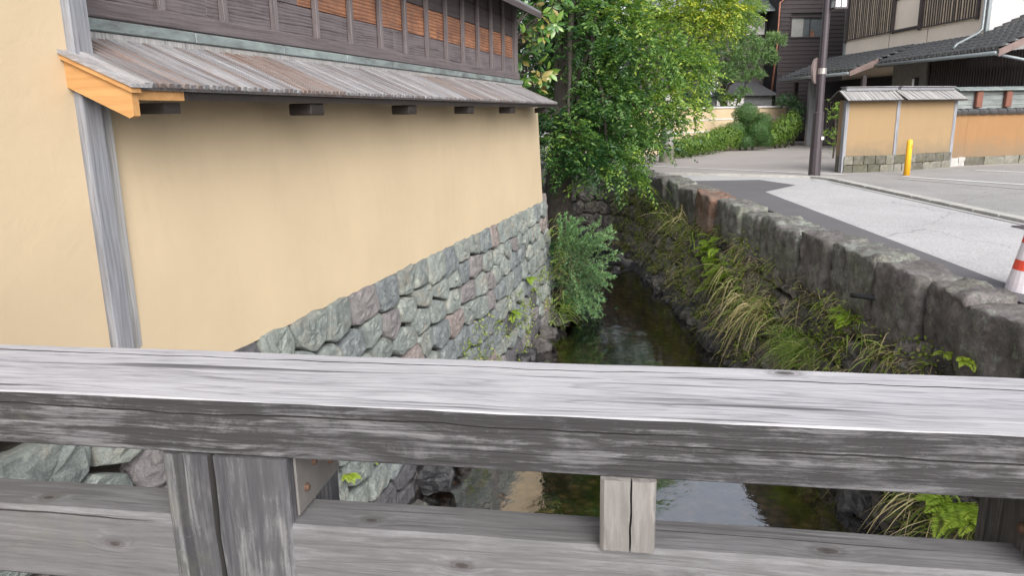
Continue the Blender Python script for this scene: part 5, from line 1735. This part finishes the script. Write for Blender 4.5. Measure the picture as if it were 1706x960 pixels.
clipped('round_shrub', 'yellowish green loose shrub between the dark topiary and the slatted gate',
        [((11.35, 31.6, .62), (.62, .6, .62)), ((11.9, 32.0, .95), (.5, .5, .55)), ((10.85, 31.2, .42), (.5, .5, .42))], L['hedge'], .085, 900, .35, (11.4, 31.6, 0), rough=.35)
clipped('low_hedge', 'low trimmed hedge along the foot of the garden wall beside the utility pole',
        [((5.7, 25.6, .32), (.6, .5, .38)), ((6.4, 26.6, .34), (.65, .5, .42)), ((7.1, 27.6, .36), (.65, .5, .42)), ((7.75, 28.6, .40), (.6, .5, .46))], L['hedge'], .075, 1100, .30, (6.5, 26.9, 0), 'hedge', .25)
clipped('leafy_shrub', 'feathery dark green shrub standing at the end of the garden wall by the gate post',
        [((12.25, 33.6, 1.95), (.55, .5, .32)), ((12.7, 33.4, 1.55), (.35, .4, .4)), ((12.55, 33.2, 1.1), (.4, .4, .4))], L['oleander'], .13, 330, .62, (12.5, 33.5, 0), rough=.5, width=.3)
clipped('leafy_shrub', 'small plant with red-tipped leaves peeping over the wall behind the topiary',
        [((9.6, 33.5, 2.05), (.42, .3, .32)), ((10.15, 33.8, 2.1), (.3, .3, .25))], L['yellow'], .13, 300, .35, (9.7, 33.7, 0), rough=.5, width=.25)
ns = empty('sapling', (10.45, 24.2, 0), label='young tree in airy leaf layers just left of the roofed yellow wall', cat='tree')
O = Vector(ns.location)
nb = [(P3(px, py, 24) - O, r) for px, py, r in [(1398, 170, (.32, .3, .16)), (1392, 190, (.38, .3, .14)), (1402, 182, (.25, .3, .16)), (1385, 197, (.22, .2, .10)), (1390, 220, (.32, .3, .14)), (1400, 226, (.3, .3, .16)), (1396, 240, (.26, .3, .14)), (1380, 218, (.2, .2, .09))]]
leaf_obj('crown', crown_leaves(nb, 260, .22, 8, .075, .5, .2, .55, .3, (.3, 1.03), -.8, .14), L['hedge'], ns)
MB().tube([(0, 0, 0), (.02, 0, .6), (-.03, 0, 1.7)], [.03, .025, .012], 6).build('trunk', M['bark2'], ns)

# ================================================================== WEEDS ON THE CANAL WALL
def blades(base, n, ln, spread, face=(-1, 0, 0), tone=.4, width=.010, lean=.9, droop=.9, tonevar=.2, seg=5, dead=0.0):
    """curved grass blades from a patch; V,F,T as quads split to triangles"""
    base = np.array(base, float); f = unit(np.array(face, float)[None, :])[0]
    P = base + nr.normal(0, 1, (n, 3)) * np.array(spread)
    D = f * lean + nr.normal(0, .45, (n, 3)) + np.array([0, 0, .85])
    D = unit(D)
    Lh = ln * nr.uniform(.45, 1.15, n)
    side = unit(np.cross(D, np.array([0, 0, 1.0])) + nr.normal(0, .2, (n, 3)))
    t = np.linspace(0, 1, seg + 1)
    dr = droop * nr.uniform(.5, 1.3, n)
    horiz = D * np.array([1, 1, 0])
    C_ = P[:, None] + D[:, None] * (t[None, :, None] * Lh[:, None, None]) + (np.array([0, 0, -1.0]) * dr[:, None, None] + horiz[:, None] * .25) * (Lh[:, None, None] * t[None, :, None] ** 2.2)
    w = width * (1 - .93 * t ** 1.5)
    a = C_ + side[:, None] * w[None, :, None]; b_ = C_ - side[:, None] * w[None, :, None]
    V = np.stack([a, b_], 2).reshape(-1, 3)
    per = (seg + 1) * 2
    F = []
    for s in range(seg):
        q = s * 2
        F += [(q, q + 1, q + 3), (q, q + 3, q + 2)]
    F = (np.arange(n)[:, None, None] * per + np.array(F)[None]).reshape(-1, 3)
    tn = np.clip(tone + nr.normal(0, tonevar, n), 0, 1)
    if dead: tn = np.where(nr.uniform(0, 1, n) < dead, nr.uniform(.85, 1, n), np.clip(tn, 0, .62))
    return V, F, np.repeat(tn, per)

def grass(label, spec, name='grass_clump', cat='grass', group=None):
    base = spec[0][0]
    o = leaf_obj(name, [blades(np.array(b) - np.array(base), *a, **k) for (b, a, k) in spec], L['grass'], loc=base, label=label, cat=cat)
    return o
grass('tall thin green grass near the bend, high on the canal wall', [((3.59, 17.0, -.55), (70, .7, (.12, .5, .10)), dict(tone=.35, lean=.45, droop=.5, dead=.08)), ((3.54, 16.2, -.8), (60, .55, (.1, .35, .1)), dict(tone=.4, lean=.5, droop=.6))])
grass('arching tan grass plumes halfway along the canal wall', [((3.59, 14.8, -.55), (34, .85, (.1, .30, .10)), dict(tone=.5, lean=.6, droop=1.0, dead=.85, width=.008)), ((3.54, 14.2, -.8), (55, .5, (.1, .35, .1)), dict(tone=.45, lean=.5, droop=.7, dead=.2))])
grass('mixed tan and green grass tuft just in front of the bright fern', [((3.47, 11.4, -1.0), (70, .55, (.10, .28, .14)), dict(tone=.5, lean=.6, droop=1.1, dead=.45)), ((3.43, 10.8, -1.2), (70, .5, (.10, .22, .12)), dict(tone=.45, lean=.7, droop=1.3, dead=.65))])
grass('big drooping clump of straw-coloured grass low over the water', [((3.41, 9.9, -1.15), (95, .62, (.10, .26, .12)), dict(tone=.45, lean=.75, droop=1.5, dead=.75)), ((3.43, 9.55, -1.1), (80, .42, (.10, .22, .12)), dict(tone=.5, lean=.6, droop=1.1, dead=.4))])
grass('dense fine bright green grass tuft low on the near canal wall', [((3.47, 8.6, -1.22), (340, .42, (.09, .24, .10)), dict(tone=.36, lean=.6, droop=.9, width=.005, dead=.05)), ((3.47, 8.15, -1.22), (200, .36, (.08, .18, .08)), dict(tone=.40, lean=.6, droop=.9, width=.005, dead=.1))])
grass('straggling bright grass leaning sideways below the hose', [((3.64, 7.9, -.60), (34, .42, (.05, .16, .05)), dict(face=(-.4, -.9, 0), tone=.55, lean=1.1, droop=.8, dead=.05, width=.009)), ((3.64, 7.35, -.72), (34, .40, (.05, .18, .05)), dict(face=(-.4, -.9, 0), tone=.55, lean=1.2, droop=.8, dead=.15, width=.009)), ((3.62, 6.85, -.85), (26, .36, (.05, .15, .05)), dict(face=(-.5, -.8, 0), tone=.5, lean=1.0, droop=.8, dead=.35))])
grass('tan grass arcs hanging over the water below the right end of the railing', [((3.29, 5.3, -1.50), (34, .45, (.1, .16, .1)), dict(tone=.5, lean=1.0, droop=1.2, dead=.6, width=.007)), ((3.34, 5.0, -1.45), (50, .35, (.1, .25, .1)), dict(tone=.45, lean=.7, droop=.9, dead=.35))])
grass('dry tan seed-grass standing sparsely on the middle of the near canal wall', [((3.69, 8.9, -.62), (36, .38, (.05, .28, .08)), dict(tone=.6, lean=.5, droop=.8, dead=.8, width=.005)), ((3.67, 8.5, -.7), (30, .30, (.05, .25, .08)), dict(tone=.6, lean=.5, droop=.8, dead=.8, width=.005))])
grass('small green grass tuft at the foot of the house corner beneath the bush', [((0.80, 12.35, -1.75), (110, .34, (.08, .18, .14)), dict(face=(1, -.4, 0), tone=.38, lean=.7, droop=.9, width=.008)), ((0.72, 12.5, -.9), (100, .34, (.06, .12, .3)), dict(face=(1, -.3, 0), tone=.45, lean=.7, droop=.9, width=.008))])

def fern(label, base, n, ln, face=(-1, -.3, 0), tone=.55, spread=.1):
    base = np.array(base, float); parts = []
    f = unit(np.array(face, float)[None])[0]
    for i in range(n):
        a = nr.normal(0, .75)
        D = np.array([f[0] * math.cos(a) - f[1] * math.sin(a), f[0] * math.sin(a) + f[1] * math.cos(a), rnd.uniform(.2, 1.0)])
        D = D / np.linalg.norm(D)
        l_ = ln * rnd.uniform(.6, 1.15)
        st_ = nr.normal(0, 1, 3) * np.array([.04, spread, spread * .6]) * (1 if n > 20 else .15)
        k = 26
        t = np.linspace(.08, 1, k)
        pos = st_ + D * (t[:, None] * l_) + np.array([0, 0, -1.0]) * (.55 * l_ * t[:, None] ** 2)
        dr = unit(np.gradient(pos, axis=0))
        sd_ = unit(np.cross(dr, np.array([0, 0, 1.0])))
        ll = l_ * .26 * np.sin(np.pi * (t * .86 + .12)) ** .8
        for sg in (-1, 1):
            parts.append(leaves(pos, sd_ * sg + dr * .45 + nr.normal(0, .08, (k, 3)), np.cross(sd_, dr) + nr.normal(0, .12, (k, 3)), np.maximum(ll, .008), l_ * .048, np.clip(tone + nr.normal(0, .10, k), 0, 1), .05, .1))
    return leaf_obj('fern', parts, L['fern'], loc=base, label=label, cat='fern')
fern('bright yellow-green fern halfway along the canal wall', (3.50, 12.6, -.85), 40, .38, spread=.34)
fern('bright fern fronds below the tan grass, nearer the water', (3.46, 11.9, -1.2), 28, .32, spread=.28)
fern('small fern in a joint high up on the near canal wall', (3.58, 7.55, -.62), 12, .30, (-.6, -.8, 0), .6)
fern('tiny bright plant at the rail line beside the largest coping block', (3.55, 5.75, -.42), 10, .13, (-.6, -.6, 0), .8)
fern('small yellow-green plant in front of the nearest coping block', (3.52, 5.45, -.36), 14, .16, (-.5, -.8, 0), .85)
fern('bright green fern seen under the right end of the top rail', (3.26, 5.0, -1.35), 16, .34, (-.7, -.7, 0), .6, .12)
fern('fern with hanging fronds seen under the top rail near the right post', (3.25, 5.45, -1.25), 12, .30, (-.9, -.4, 0), .5, .10)
fern('pale fern at the bottom of the canal wall beside the right post', (3.30, 4.75, -1.30), 12, .28, (-.6, -.8, 0), .7, .10)
def Hw(s, z, off=.05):
    p = H(face_o(z) + off, s, z); return (p.x, p.y, p.z)
fern('small fern growing low on the stone wall near the water', Hw(9.9, -1.25), 12, .22, (.9, -.5, 0), .6, .14)
fern('tiny fern on the stone wall just left of the bush', Hw(10.9, -.95), 10, .20, (.9, -.5, 0), .55, .14)
fern('yellow-green sprig on the stone wall seen beneath the top rail', Hw(4.95, -1.30), 10, .14, (.7, -.8, 0), .85, .03)
fern('second sprig to the right of the yellow-green one under the top rail', Hw(5.35, -1.30), 9, .13, (.7, -.8, 0), .7, .012)

# moss, seedlings and dead stalks nobody could count
parts = []
for i in range(1050):
    yy = 3.6 + 16.5 * rnd.random(); t = rnd.random() ** 1.3 * .9
    dens = fbm((yy * .7, t * 3, 0), 1, 77)
    if dens < -.12 and rnd.random() < .75: continue
    P, tg, nn = bank_pt(yy, t)
    b_ = np.array(P - nn * .07)
    if rnd.random() < .45:
        parts.append(blades(b_, 9, .30, (.04, .10, .06), tone=.55, lean=.8, droop=1.0, width=.006, dead=.6, seg=3))
    else:
        k = 26
        parts.append(leaves(b_ + nr.normal(0, 1, (k, 3)) * np.array([.03, .11, .08]), nr.normal(0, 1, (k, 3)) + np.array([-.8, 0, .2]), nr.normal(0, 1, (k, 3)), nr.uniform(.03, .07, k), .028, np.clip(nr.normal(.35, .25, k), 0, 1)))
for i in range(70):
    p = np.array(Hw(rnd.uniform(7.5, 12.3), rnd.uniform(-2.0, -1.0), .03))
    k = 18
    parts.append(leaves(p + nr.normal(0, 1, (k, 3)) * np.array([.03, .08, .05]), nr.normal(0, 1, (k, 3)) + np.array([.6, 0, .2]), nr.normal(0, 1, (k, 3)), .04, .025, np.clip(nr.normal(.4, .25, k), 0, 1)))
leaf_obj('moss_and_weeds', parts, L['moss'], label='moss, seedlings and dry stalks scattered over the canal walls', cat='weeds', kind='stuff')
parts = []
for i in range(170):
    yy = rnd.uniform(12.8, 17.6); u = rnd.random()
    x = -0.5 + 2.0 * u; z = -0.1 - 2.2 * u ** 1.1
    b_ = np.array((x, yy, z + .12)); k = 40
    parts.append(leaves(b_ + nr.normal(0, 1, (k, 3)) * np.array([.14, .18, .14]), nr.normal(0, 1, (k, 3)) + np.array([.5, -.3, .3]), nr.normal(0, 1, (k, 3)) + np.array([0, 0, 1]), nr.uniform(.05, .10, k), .05, np.clip(nr.normal(.3, .2, k), 0, 1)))
leaf_obj('ivy', parts, L['oleander'], label='dark ivy covering the earth bank around the big trunk', cat='ground cover', kind='stuff')
